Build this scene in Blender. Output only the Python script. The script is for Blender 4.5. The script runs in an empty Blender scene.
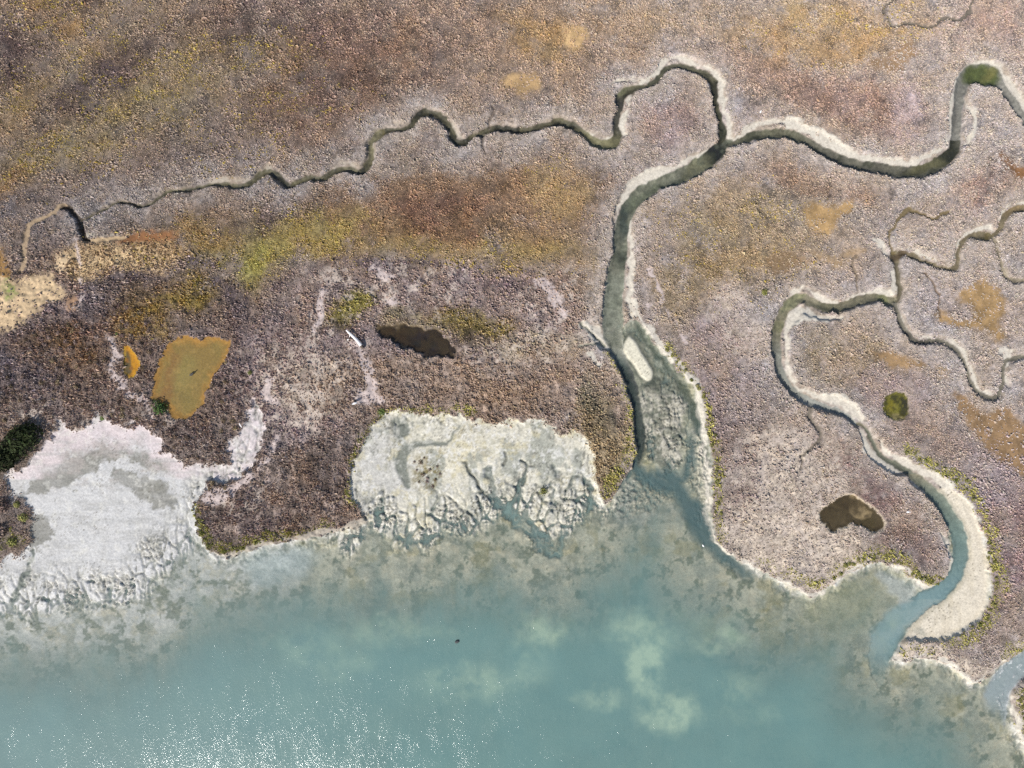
import bpy, math, random
import numpy as np
random.seed(7)
RS = np.random.RandomState(11)
S = 0.15                       # metres per map unit (map unit = 1 unit of the survey grid below)
H = 104.0                      # drone height above the marsh
SEA = -0.70                    # bay water level (marsh top = 0)
scene = bpy.context.scene
COL = scene.collection

# ----------------------------------------------------------------------------------------------- survey grid
def spaced(lo, hi, far):
    d = np.arange(lo, hi + 0.5, 1.0)
    g = 1.6 ** np.arange(1, 40); g = np.cumsum(g); g = g[g < far]
    return np.concatenate([(lo - g)[::-1], d, hi + g])
X0, X1, Y0, Y1 = -112, 1136, -96, 864
gx = spaced(X0, X1, 9000); gy = spaced(Y0, Y1, 9000)
NX, NY = len(gx), len(gy)
GX, GY = np.meshgrid(gx, gy)
def wx(px): return (np.asarray(px, float) - 512.0) * S
def wy(py): return (384.0 - np.asarray(py, float)) * S

def sstep(a, b, x):
    t = np.clip((x - a) / (b - a), 0, 1); return t * t * (3 - 2 * t)

def vnoise(scale, seed, sx=1.0, sy=1.0, xs=None, ys=None):
    r = np.random.RandomState(seed); R = r.rand(512, 512).astype(np.float32)
    xs = gx if xs is None else xs; ys = gy if ys is None else ys
    u = xs / (scale * sx) + 137.3; v = ys / (scale * sy) + 71.9
    iu = np.floor(u).astype(int); iv = np.floor(v).astype(int)
    fu = (u - iu); fv = (v - iv)
    fu = (fu ** 3 * (fu * (fu * 6 - 15) + 10)).astype(np.float32)
    fv = (fv ** 3 * (fv * (fv * 6 - 15) + 10)).astype(np.float32)
    A = R[iv % 512] * (1 - fv)[:, None] + R[(iv + 1) % 512] * fv[:, None]
    return (A[:, iu % 512] * (1 - fu)[None] + A[:, (iu + 1) % 512] * fu[None]) * 2 - 1
def fbm(scale, seed, octv=4, gain=0.5, sx=1.0, sy=1.0):
    o = 0; a = 1; n = 0
    for k in range(octv):
        o = o + a * vnoise(scale / 2 ** k, seed + 31 * k, sx, sy); n += a; a *= gain
    return o / n * 1.5

WX = GX + 2.2 * vnoise(9, 1) + 1.0 * vnoise(3.2, 2)
WY = GY + 2.2 * vnoise(9, 3) + 1.0 * vnoise(3.2, 4)
WX2 = GX + 9 * vnoise(34, 5) + 4 * vnoise(12, 6) + 2 * vnoise(4, 8)
WY2 = GY + 9 * vnoise(34, 9) + 4 * vnoise(12, 10) + 2 * vnoise(4, 12)
CX = GX + 1.1 * vnoise(6, 13) + .7 * vnoise(2.6, 15); CY = GY + 1.1 * vnoise(6, 14) + .7 * vnoise(2.6, 16)

def smooth_line(pts, closed=False, k=4):
    P = np.array(pts, float); n = len(P); out = []
    rng = range(n if closed else n - 1)
    for i in rng:
        if closed: a, b, c, d = P[(i - 1) % n], P[i], P[(i + 1) % n], P[(i + 2) % n]
        else: a, b, c, d = P[max(i - 1, 0)], P[i], P[i + 1], P[min(i + 2, n - 1)]
        for j in range(k):
            t = j / k
            out.append(0.5 * (2 * b + (c - a) * t + (2 * a - 5 * b + 4 * c - d) * t * t + (3 * b - a - 3 * c + d) * t ** 3))
    if not closed: out.append(P[-1])
    return np.array(out)

def box(x0, x1, y0, y1):
    return (slice(np.searchsorted(gy, y0), np.searchsorted(gy, y1)), slice(np.searchsorted(gx, x0), np.searchsorted(gx, x1)))

def sdf_poly(pts, XX=None, YY=None, pad=40, smooth=3):
    """signed distance to a closed outline, negative inside"""
    XX = WX if XX is None else XX; YY = WY if YY is None else YY
    P = smooth_line(pts, True, smooth) if smooth else np.array(pts, float)
    out = np.full(GX.shape, float(pad), np.float32)
    bx = box(P[:, 0].min() - pad - 12, P[:, 0].max() + pad + 12, P[:, 1].min() - pad - 12, P[:, 1].max() + pad + 12)
    x = XX[bx].astype(np.float32); y = YY[bx].astype(np.float32)
    d2 = np.full(x.shape, 1e12, np.float32); ins = np.zeros(x.shape, bool)
    for i in range(len(P)):
        ax, ay = P[i]; bx_, by_ = P[(i + 1) % len(P)]
        dx, dy = bx_ - ax, by_ - ay; L = dx * dx + dy * dy + 1e-9
        t = np.clip(((x - ax) * dx + (y - ay) * dy) / L, 0, 1)
        d2 = np.minimum(d2, (x - ax - t * dx) ** 2 + (y - ay - t * dy) ** 2)
        if abs(dy) > 1e-9:
            c = ((ay > y) != (by_ > y)) & (x < dx * (y - ay) / dy + ax); ins ^= c
    d = np.sqrt(d2); out[bx] = np.where(ins, -d, np.minimum(d, pad))
    return out

def line_field(pts, XX=None, YY=None, pad=40, k=4):
    """distance to the edge of a ribbon with a half width per point; negative inside; second array: position along it, 0..1"""
    XX = CX if XX is None else XX; YY = CY if YY is None else YY
    P = smooth_line(pts, False, k)
    out = np.full(GX.shape, float(pad), np.float32); pos = np.zeros(GX.shape, np.float32); side = np.zeros(GX.shape, np.float32)
    n = len(P) - 1
    for i in range(n):
        ax, ay, aw = P[i]; bx_, by_, bw = P[i + 1]
        m = pad + max(aw, bw) + 4
        bx = box(min(ax, bx_) - m, max(ax, bx_) + m, min(ay, by_) - m, max(ay, by_) + m)
        x = XX[bx]; y = YY[bx]
        dx, dy = bx_ - ax, by_ - ay; L = dx * dx + dy * dy + 1e-9
        t = np.clip(((x - ax) * dx + (y - ay) * dy) / L, 0, 1)
        d = np.sqrt((x - ax - t * dx) ** 2 + (y - ay - t * dy) ** 2) - (aw + (bw - aw) * t)
        o = out[bx]; b = d < o
        o[b] = d[b]; p = pos[bx]; p[b] = ((i + t) / n)[b]
    return out, pos

def voronoi(c, seed, XX, YY):
    r = np.random.RandomState(seed); J = r.rand(256, 256, 2).astype(np.float32)
    u = (XX / c + 50.3).astype(np.float32); v = (YY / c + 50.7).astype(np.float32); iu = np.floor(u).astype(np.int32); iv = np.floor(v).astype(np.int32)
    f1 = np.full(u.shape, 9, np.float32); f2 = f1.copy()
    for a in (-1, 0, 1):
        for b in (-1, 0, 1):
            j = J[(iv + b) % 256, (iu + a) % 256]; d = np.hypot(iu + a + j[..., 0] - u, iv + b + j[..., 1] - v)
            n = d < f1; f2 = np.where(n, f1, np.minimum(f2, d)); f1 = np.where(n, d, f1)
    return f1, f2
def ell(cx, cy, rx, ry, ang=0, soft=0.5, XX=None, YY=None):
    XX = WX2 if XX is None else XX; YY = WY2 if YY is None else YY
    a = math.radians(ang); c, s = math.cos(a), math.sin(a)
    u = ((XX - cx) * c + (YY - cy) * s) / rx; v = (-(XX - cx) * s + (YY - cy) * c) / ry
    return sstep(1 + soft, 1 - soft, np.sqrt(u * u + v * v))

def lin(r, g, b):
    f = lambda c: (c / 255 / 12.92) if c <= 10.3 else ((c / 255 + 0.055) / 1.055) ** 2.4
    return np.array([f(r), f(g), f(b)], np.float32)

# ----------------------------------------------------------------------------------------------- creeks (x, y, half width)
CREEKS = {}
CREEKS['upper'] = ([(80,226,.7),(84,220,1.),(92,216,1.1),(100,212,1.2),(108,207,1.2),(117,203,1.3),(124,202.5,1.3),(133,204,1.4),(142,206,1.5),(152,203,1.5),(160,196,1.8),(169,191.5,2.),(180,190,2.),(190,189,2.),(200,187,2.),(210,185,2.),(221,184,2.2),(228,185,2.2),(235,186,2.4),(244,185,2.5),(253,181.5,2.6),(258,177,3.),(262,173.5,3.2),(268,171.5,3.4),(273,172.5,3.4),(278,176.5,3.),(283,182,2.8),(289,185.5,2.8),(294,184,2.6),(301,180.5,2.8),(310,178,3.),(320,178.5,3.),(327,175.5,3.),(334,171,3.),(343,168.5,3.2),(352,170.5,3.4),(359,172,3.4),(365,168,3.6),(369,163,3.6),(371,156,2.8),(370.5,147,2.6),(371,141,2.8),(376,136,3.6),(384,131.5,3.4),(393,129,2.6),(404,128.5,2.4),(411,125,2.6),(415,118.5,3.),(421,113,3.4),(429,112,3.8),(437,115,3.8),(444,120,3.4),(449,127,3.4),(452,135,3.4),(456,142,3.4),(461,143,3.4),(468,139.5,3.2),(475,135.5,3.),(480,134,3.2),(488,130,3.4),(500,128,3.6),(513,129.5,3.4),(527,129.5,3.2),(540,126,3.2),(550,123.5,3.4),(560,121.5,4.),(568,124,4.),(577,129,3.6),(585,134.5,3.4),(594,141,4.4),(603,144.5,5.),(612,143,5.4),(617.5,136,4.4),(616,127,3.),(617,118,3.2),(620,107,3.),(621,98,4.6),(627,91,5.),(636,87.5,2.4),(645,86,2.4),(654,82,3.),(661,74,2.8),(668,67.5,2.6),(678,65.5,2.6),(690,68,2.8),(701,71.5,3.),(709,76,3.6),(714,83,4.2),(715,92,3.4),(715,102,2.8),(718,111,2.6),(721,120,3.),(723.5,130,3.6),(723,139,4.),(719,150,4.5)], -0.55)
CREEKS['main'] = ([(731,141,2.5),(726,143,4),(719,150,7.5),(710,158,8),(702,163,8),(690,170.5,8),(676,177,7),(664,181,6.2),(653,186.5,6.4),(642,193,7.),(633,202,7.4),(626,213,7.4),(622.5,225,7.2),(621,240,7.4),(620,255,7.6),(617,270,8.2),(615,285,8.8),(613.5,300,9.6),(613,315,10.2),(613,330,10.5),(616,345,8.5)], -0.62)
CREEKS['channel'] = ([(613,335,8),(616,350,6.5),(622,362,6),(629,376,5.6),(634,392,5.2),(637.5,410,5),(640,430,5.2),(641,444,4.5),(640,456,2.5),(640,464,.5)], SEA)
CREEKS['east'] = ([(728,145,2.5),(736,142,3.),(748,138,4.2),(760,134.5,4.8),(772,133,5.),(785,133,5.2),(797,136.5,5.),(808,141.5,4.6),(820,149,4.8),(832,155.5,5.),(843,160,5.),(855,163.5,5.),(864,165.5,5.2),(880,168.5,5.6),(895,171,6.2),(910,171.5,6.4),(925,169.5,6.4),(938,164.5,6.6),(948,157,6.4),(954.5,149,5.4),(956.5,135,4.8),(957.5,122,5.),(959,108,5.2),(961,95,5.6),(963,83,7),(968,76,8.5),(976,73.5,10),(985,74,11),(994,77,9.5),(1002,86,5.4),(1011,97,4.8),(1018,108,4.8),(1026,120,4.8),(1036,135,4.8),(1060,160,5),(1100,180,5)], -0.55)
CREEKS['loop'] = ([(1100,204,4),(1060,212,4),(1030,208,3.6),(1015,209.5,3.6),(1007,214.5,3.2),(1003,222,2.8),(998,232,2.4),(993,236,2.4),(986,236,4.4),(978,235,4.4),(970,236.5,2.),(963,242,2.),(958.5,252,2.),(957,262,2.),(954,269,2.4),(945,268.5,2.4),(935,265.5,2.4),(922,260.5,2.6),(912,256,2.8),(903,253.5,3.),(895,255.5,5.),(896,262,3.2),(897,270,2.8),(899,282,2.8),(899.5,293,2.6),(896,301,3.)], -0.42)
CREEKS['south_east'] = ([(896,300,3.4),(890,301,4.4),(882,298,4.6),(874,297,4.8),(864,299,5.),(850,304,5.2),(840,307.5,5.),(828,307.5,5.),(815,303,4.8),(803,298,4.6),(793,302,5.),(785,311,5.),(780,322,4.8),(777,335,4.8),(777,350,5.),(779,365,5.),(784,378,4.6),(792,390,4.4),(802,397.5,4.2),(815,403.5,4.),(828,408,3.6),(838,411,3.),(848,416,2.6),(856,424,2.2),(862,425,1.6),(868,431,1.7),(873,440,2.),(877,450,2.2),(886,458,2.3),(896,464.5,2.8),(906,471,3.2),(917,478,4.4),(928,487,5.4),(938,498,6.6),(946,510,7.2),(954,522,7.6),(960,535,7.6),(962,548,7.4),(962,560,7.2),(958,573,7.4),(951,584,8.),(940,594,9.),(926,602,10.),(912,612,12.),(898,623,15.),(888,637,15.),(882,652,13.),(880,668,10.),(881,684,6.)], SEA)
CREEKS['east_small'] = ([(894,302,3),(898,314,2.6),(902,325,2.8),(908,335,3.),(916,341,2.8),(926,342,2.6),(937,341,2.4),(948,344,2.4),(956,350,2.4),(962,358,2.4),(966,368,2.4),(970,380,2.4),(976,390,2.4),(985,396.5,2.4),(994,398,2.8),(1000,391,2.8),(1003,378,2.2),(1004,368,2.2),(1008,361,2.2),(1016,358,2.2),(1030,356,2.),(1060,350,2.),(1100,352,2.)], -0.42)
CREEKS['side'] = ([(993,236,2.2),(998,252,2.2),(1001,265,2.4),(1005,275,2.6),(1013,280,2.6),(1026,281,2.4),(1060,290,2.4),(1100,292,2.4)], -0.36)
CREEKS['corner'] = ([(1100,640,9),(1060,652,9),(1035,660,10),(1018,670,11),(1005,684,12),(998,698,12),(1000,712,9),(1002,726,5)], SEA)
# little drains without standing water: (points, floor depth, colour)
DRAINS = [
 ([(62,209,1.),(66,207,1.8),(72,211,2.4),(77,216,2.6),(81,222,2.6),(82,230,2.4),(84,237,2.2),(88,240,1.4)], .6, (70,62,52)),
 ([(66,207,1.4),(60,206,1.6),(55,213,1.8),(46,218,1.8),(38,221,2.),(30,226,2.2),(28,232,2.4),(27,240,2.4),(25,250,2.4),(25,262,2.4),(22,272,2.5)], .28, (172,150,122)),
 ([(86,240,1.2),(95,241,1.4),(105,240,1.4),(115,239.5,1.4),(122,239,1.4),(130,236,1.2)], .2, (186,162,128)),
 ([(896,-1,.9),(887,5,.9),(884,11,1.),(888,19,1.),(889,25,1.2),(897,27,1.2),(905,24,1.1),(912,23.5,1.2),(920,26,1.3),(930,27.5,1.2),(938,23,1.2),(945,18.5,1.2),(953,20,1.5),(962,19.5,1.5),(968,13,1.3),(971,4,1.),(974,-8,1.),(980,-60,1.)], .3, (118,110,98)),
 ([(894,252,1.4),(888,243,1.),(889,233,1.2),(896,223,1.5),(902,215,1.8),(909,209,2.2),(916,213,1.4),(925,216,1.4),(934,219,1.6),(942,214,1.4),(948,212,.8)], .3, (120,105,72)),
 ([(856,256,1.2),(852,262,1.2),(853,270,1.1),(856,278,1.),(858,290,.6)], .18, (130,115,98)),
 ([(923,273,.6),(930,280,.7),(935,290,.8),(939,298,.9),(938,308,.8),(940,316,.8)], .2, (120,100,80)),
 ([(810,409,1.8),(810,418,2.),(815,424,1.4),(820,432,1.2),(820,438,1.2),(813,446,1.),(804,453,.8),(800,456,.8),(803,462,.8),(800,468,.7)], .4, (120,112,100)),
 ([(566,82,.6),(568,96,.7),(567,108,.9),(565,118,1.)], .14, (165,152,138)),
 ([(491,106,.8),(494,113,.8),(490,121,.8),(489,128,1.)], .3, (120,108,98)),
 ([(483,136,1.),(483,146,.9),(486,153,.7)], .3, (110,100,92)),
 ([(581,323,.8),(590,332,1.),(598,340,1.),(604,345,1.2)], .35, (120,122,110)),
 ([(578,346,.6),(590,344,.8),(602,345,1.)], .2, (150,148,132)),
 ([(464,462,.6),(470,471,.9),(476,480,.9),(480,487,1.),(487,498,1.2)], .35, (110,112,100)),
 ([(505,451,.5),(506,458,.8),(504,465,1.2)], .3, (120,120,108)),
 ([(520,460,.6),(527,465,.9),(525,475,1.1),(523,485,2.)], .4, (100,108,100)),
 ([(527,465,.6),(535,467,.5)], .2, (120,120,108)),
 ([(18,700,1)], 0, (0,0,0)),
]
DRAINS.pop()
chan = np.full(GX.shape, 60., np.float32); WL = np.full(GX.shape, -9., np.float32); cpos = np.zeros(GX.shape, np.float32)
cid = np.full(GX.shape, -1, np.int8)
cf = {}
for i, (n, (pts, wl)) in enumerate(CREEKS.items()):
    d, p = line_field(pts, pad=60); cf[n] = d
    b = d < chan
    chan[b] = d[b]; WL[b] = wl; cpos[b] = p[b]; cid[b] = i
CID = {n: i for i, n in enumerate(CREEKS)}

# ----------------------------------------------------------------------------------------------- coast and mud
COAST = [(-9000,560),(-300,590),(-60,575),(0,566),(5,555),(20,556),(30,543),(34,524),(29,508),(20,497),(12,503),(10,490),(8,472),(22,470),(34,458),(43,444),(56,432),(60,418),(75,429),(90,425),(98,411),(108,420),(125,428),(140,420),(154,432),(165,440),(160,450),(175,456),(186,465),(205,462),(221,466),(230,461),(229,452),(234,437),(242,421),(252,400),(262,411),(267,425),(263,442),(256,461),(245,474),(234,482),(222,483),(209,484),(205,492),(198,502),(197,520),(201,540),(211,552),(225,556),(240,553),(260,545),(290,540),(320,535),(345,530),(366,520),(362,512),(352,505),(349,482),(353,462),(364,440),(374,424),(388,413),(410,410),(430,414),(452,413),(470,418),(490,421),(520,420),(546,420),(549,427),(562,430),(578,432),(588,442),(595,460),(598,480),(600,498),(606,503),(614,492),(624,479),(632,466),(635,450),(635,430),(632,408),(626,388),(618,368),(609,352),(606,341),(620,330),(631,318),(640,322),(650,335),(664,353),(680,371),(695,388),(702,400),(705,420),(710,445),(713,470),(713,500),(712,520),(716,540),(725,551),(742,562),(765,571),(790,586),(812,597),(830,586),(848,572),(866,564),(884,562),(900,568),(914,579),(929,587),(943,587),(949,575),(950,560),(947,545),(948,526),(943,510),(935,494),(942,485),(958,491),(973,505),(983,530),(990,560),(992,585),(989,605),(980,621),(965,632),(945,641),(925,643),(908,640),(900,648),(895,658),(905,662),(920,657),(937,659),(952,666),(963,676),(976,683),(988,678),(1002,664),(1020,650),(1040,640),(1110,622),(1115,655),(1060,668),(1030,676),(1015,686),(1011,700),(1014,715),(1018,735),(1026,750),(1040,770),(1080,800),(1300,850),(9000,1500),(9000,9000),(-9000,9000)]
rag = 1 + 1.0 * sstep(330, 250, GX) * sstep(500, 470, GY) + .8 * sstep(360, 340, GX) + 1.1 * sstep(345, 370, GX) * sstep(600, 585, GX)
s_bay = sdf_poly(COAST, XX=CX + rag * (.8 * vnoise(2.6, 77) + 1.6 * vnoise(7, 377)), YY=CY + rag * (.8 * vnoise(2.6, 78) + 1.6 * vnoise(7, 378)), pad=9000, smooth=0)
DRY = {
 'left': [(-200,400),(260,395),(260,470),(225,490),(205,520),(196,546),(186,552),(176,560),(160,574),(146,590),(128,600),(104,603),(84,601),(60,606),(40,603),(20,610),(-40,612),(-200,640)],
 'middle': [(340,400),(610,400),(610,500),(592,508),(586,520),(574,520),(566,530),(556,537),(545,541),(534,530),(524,518),(505,516),(486,522),(470,530),(452,530),(440,524),(426,540),(410,545),(398,536),(386,536),(372,528),(340,540)],
 'flat': [(642,383),(656,376),(668,380),(682,392),(690,406),(684,425),(682,445),(680,460),(672,468),(662,464),(652,452),(645,442),(643,420),(640,400)],
 'fringe': [(690,440),(702,436),(706,470),(708,520),(702,500),(694,470)],
 'island': [(629,336),(634,339),(641,350),(648,362),(653,371),(652,379),(646,381),(639,374),(631,361),(624,354),(624,344)],
 'creek_bank': [(931,484),(944,485),(960,494),(974,508),(981,530),(987,555),(990,580),(987,606),(978,620),(963,631),(944,640),(922,642),(907,640),(913,628),(925,616),(938,606),(950,597),(962,584),(968,568),(969,550),(967,532),(961,518),(953,506),(943,495)],
}
dryf = {n: sdf_poly(p, XX=(GX * .8 + WX * .2 if n == 'island' else WX), YY=(GY * .8 + WY * .2 if n == 'island' else WY), pad=700 if n in ('left', 'middle') else 120) for n, p in DRY.items()}
fing = 9 * fbm(24, 40, 5, .65, 0.7, 1.9)
dry = np.full(GX.shape, 700., np.float32)
for n in dryf:
    dry = np.minimum(dry, dryf[n] + (fing if n in ('left', 'middle') else (2.5 * fbm(10, 41) if n in ('flat', 'fringe') else 0)))
coastd = np.minimum(-s_bay, 700)
shore = np.minimum(dry, coastd - 1.3 + 1.0 * vnoise(14, 42))
# height of the bay floor
lump = fbm(16, 44, 4, .6); fine = fbm(5, 45, 3, .6)
zin = SEA + .05 + np.clip(-shore * .012, 0, .34) + (.045 * lump + .03 * fine) * np.where(dryf['creek_bank'] < 3, .3, 1) * np.where((GX > 205) & (GX < 275) & (GY < 482), .35, 1)
zout = SEA + .02 - .0055 * np.clip(shore, 0, 36) - .0135 * np.clip(shore - 36, 0, 230) + .07 * lump * sstep(110, 10, shore) + .04 * fine * sstep(110, 30, shore)
zout = zout + .22 * fbm(55, 414, 3, .55) * sstep(15, 60, shore) * sstep(240, 120, shore)
zbay = np.where(shore < 0, zin, zout + .05 * sstep(8, 0, shore))
# wet hollows and fingers in the mud
WETS = [
 ([(490,492,1.5),(496,502,4),(506,511,5),(520,522,5.5),(532,533,6),(545,545,6.5),(556,555,5)], .35),
 ([(523,482,1.5),(518,492,3),(514,502,3.5),(508,510,4)], .3),
 ([(566,534,2),(562,545,4),(556,553,5)], .3),
 ([(583,476,1.2),(588,484,2.2),(592,494,2.4),(592,504,3.),(590,508,3)], .3),
 ([(580,477,1.),(573,480,1.5),(570,487,2),(566,491,2)], .25), ([(574,489,1.5),(579,495,2)], .25), ([(578,504,2),(590,510,2.4)], .25),
 ([(381,502,3),(380,508,5),(379,515,4),(382,523,2.5)], .3), ([(10,612,3),(14,600,3),(20,588,2.5),(26,575,2),(30,560,1.5),(36,548,1.)], .02),
 ([(486,470,3),(490,482,3),(494,492,3)], .1), ([(551,468,1),(556,476,1.6)], .15), ([(552,484,1.4),(551,500,1.2)], .12),
]
wet = np.full(GX.shape, 20., np.float32)
for pts, dep in WETS:
    d, _ = line_field(pts, XX=WX + 1.6 * vnoise(5, 435) + 2.5 * vnoise(12, 436), YY=WY + 1.6 * vnoise(5, 437) + 2.5 * vnoise(12, 438), pad=20); wet = np.minimum(wet, d)
    zbay = np.minimum(zbay, np.where(d < 6, zbay - (dep + .22) * np.clip(.75 + .9 * fbm(9, 441, 4, .65), .1, 1.3) * sstep(2, -2.5, d), zbay))
pool_ch, _ = line_field([(459,427,.8),(455,433,1.),(450,440,1.2),(443,444,2.),(432,443,2.4),(420,443,3.),(410,447,4.),(403,455,5.),(401,465,6.),(404,476,5.),(408,486,3.)], pad=20)
pool_b = np.minimum(sdf_poly([(392,420),(404,420),(410,428),(406,436),(398,438),(394,430)], pad=20), pool_ch)
zbay -= .10 * sstep(1, -2, pool_b)
deep = np.full(GX.shape, 30., np.float32)
for pts in ([(634,320,3),(642,332,4),(655,350,3.5),(668,367,3),(680,382,4),(690,400,6),(696,415,5.5),(698,430,3)], [(660,474,6),(672,477,7),(684,480,5),(690,468,4.5),(693,452,4),(692,438,2)],
            [(668,474,7),(676,484,8),(684,497,9),(692,510,10),(700,524,11),(710,538,11),(722,552,8),(738,566,6),(752,578,2)], [(640,436,4),(639,452,6),(637,466,8),(645,477,8),(658,482,8),(672,488,8)], [(632,470,5),(622,484,3)]):
    d, _ = line_field(pts, XX=WX, YY=WY, pad=30); deep = np.minimum(deep, d)
zbay = zbay - .40 * sstep(5, -7, deep) * sstep(395, 440, GY) - .16 * sstep(3, -4, deep) * sstep(470, 395, GY)
zbay = np.where((cid == CID['south_east']) & (GY > 560) & (GY < 700), np.minimum(zbay, SEA - .3 * sstep(0, -3, chan) + 2 * sstep(-2, .5, chan)), zbay)
spit, _ = line_field([(880,575,5),(895,585,8),(908,594,9),(905,605,5)], XX=WX, YY=WY, pad=20)
zbay = np.where(spit < 5, np.maximum(zbay, SEA - .03 - .02 * np.clip(spit, 0, 9)), zbay)
sandm = sstep(2, 5, np.minimum(dryf['creek_bank'], dryf['island']))
crv = np.abs(fbm(15, 171, 4, .6, .75, 1.5)) + (1 - sandm); zbay = zbay - (.10 + .16 * sstep(-30, -6, shore)) * sstep(.05 + .16 * sstep(-40, 0, shore), .015, crv) * sstep(-60, -16, shore) * sstep(14, 2, shore) + .04 * fbm(7, 175, 4, .6) * sstep(-70, -10, shore) * sstep(20, 0, shore) * sandm
V1 = voronoi(7.5, 1, WX * 1.15, WY); V2 = voronoi(3.4, 2, WX, WY)
CLUST = sstep(-.15, .2, fbm(26, 430, 4, .6))
notsand = (dryf['creek_bank'] > 3) & (dryf['island'] > 2)
lowz = np.maximum(sstep(-44, -24, shore) * sstep(16, 0, shore) * CLUST, sstep(3, -4, np.minimum(dryf['flat'], dryf['fringe'])) * .45) * notsand * sstep(-5, -9, s_bay)
lowz = np.maximum(lowz, ell(640, 495, 34, 16, -10, .5) * sstep(-4, -8, s_bay))
CLOD = sstep(.75, .1, V1[0]) * .6 + sstep(.8, .1, V2[0]) * .4
GAPS = np.maximum(sstep(.16, .05, V1[1] - V1[0]), .6 * sstep(.18, .05, V2[1] - V2[0]))
V3 = voronoi(17, 3, (WX2 * .5 + GX * .5) * 1.5, (WY2 * .5 + GY * .5) * .8)
gul = sstep(.20, .04, V3[1] - V3[0]) * sstep(-48, -16, shore) * sstep(10, -2, shore) * notsand * sstep(-5, -9, s_bay) * ((GX < 345) * .55 + (GX >= 345) * (GX < 615))
zbay = zbay + lowz * (.22 * CLOD - (.16 + .14 * sstep(-30, -6, shore)) * GAPS - .03) - .42 * gul
zbay = np.where(dryf['island'] < 1.5, np.maximum(zbay, SEA + .30 * sstep(1.5, -2.5, dryf['island'])), zbay)
# marsh platform
zm = .05 * fbm(70, 50, 3) + .035 * fbm(7, 51, 3)
LEFTSCRUB = ell(120, 350, 170, 105, 8, .25); POINT = np.maximum(ell(290, 480, 95, 75, -20, .25), ell(470, 385, 175, 38, 3, .3)); POINT = np.maximum(POINT, ell(600, 430, 32, 60, -8, .3))
SCRUB = np.maximum(LEFTSCRUB, POINT)
HUMMOCK = ell(445, 315, 150, 52, 3, .35)
zm += SCRUB * .10 * fbm(9, 52, 3) + (.05 + .11 * np.maximum(SCRUB, HUMMOCK)) * fbm(5.5, 53, 3, .6) + .07 * np.maximum(SCRUB, HUMMOCK) * vnoise(4.5, 177, .8, 3.5)
z = np.where(s_bay > 0, zm, zbay + (zm - zbay) * np.exp(np.clip(s_bay, -50, 0) / 1.3))
# pools on the marsh
POOLS = {
 'amber_pool': ([(171,342),(180,338),(190,336),(200,339),(204,341),(208,337),(215,337),(224,341),(232,341),(229,350),(226,360),(221,368),(215,374),(211,382),(206,392),(204,402),(196,409),(191,417),(185,419.5),(175,418),(168,412),(160,404),(152,400),(151,394),(154,384),(157,371),(160,360),(165,349)], -.20, .14, 'shallow amber brackish pool with an orange rim among dark scrub'),
 'orange_pool': ([(126,345),(133,350),(138,357),(140,365),(137,373),(132,378),(128,375),(124,368),(125,355)], -.20, .12, 'tiny bright orange pool beside the pale sandy track'),
 'dark_pool': ([(378,329),(395,325),(420,327),(440,333),(452,343),(456,354),(444,358),(425,354),(405,346),(388,339)], -.35, .40, 'long dark peaty pool right of the bleached driftwood log'),
 'brown_pool': ([(818,514),(830,503),(844,495),(856,497),(868,505),(877,513),(884,526),(876,532),(866,529),(853,523),(843,528),(834,532),(825,524)], -.22, .3, 'triangular brown pool with a sandy corner, inland of the bay shore'),
 'green_pool': ([(886,396),(896,391),(906,396),(909,406),(905,417),(895,419),(886,415),(883,406)], -.28, .3, 'round mossy green pool inside the creek meander'),
}
pf = {}
for n, (pts, wl, dep, lab) in POOLS.items():
    wk = 3.0 if n == 'dark_pool' else 1.0; d = sdf_poly(pts, XX=CX + .8 * vnoise(2.6, 81) + wk * vnoise(7, 381), YY=CY + .8 * vnoise(2.6, 82) + wk * vnoise(7, 382), pad=30); pf[n] = d
    z = np.where(d < 4, np.minimum(z, wl - dep * sstep(0, -5, d) + (0.05 - wl) * sstep(-.3, 2.2, d)), z)
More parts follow.
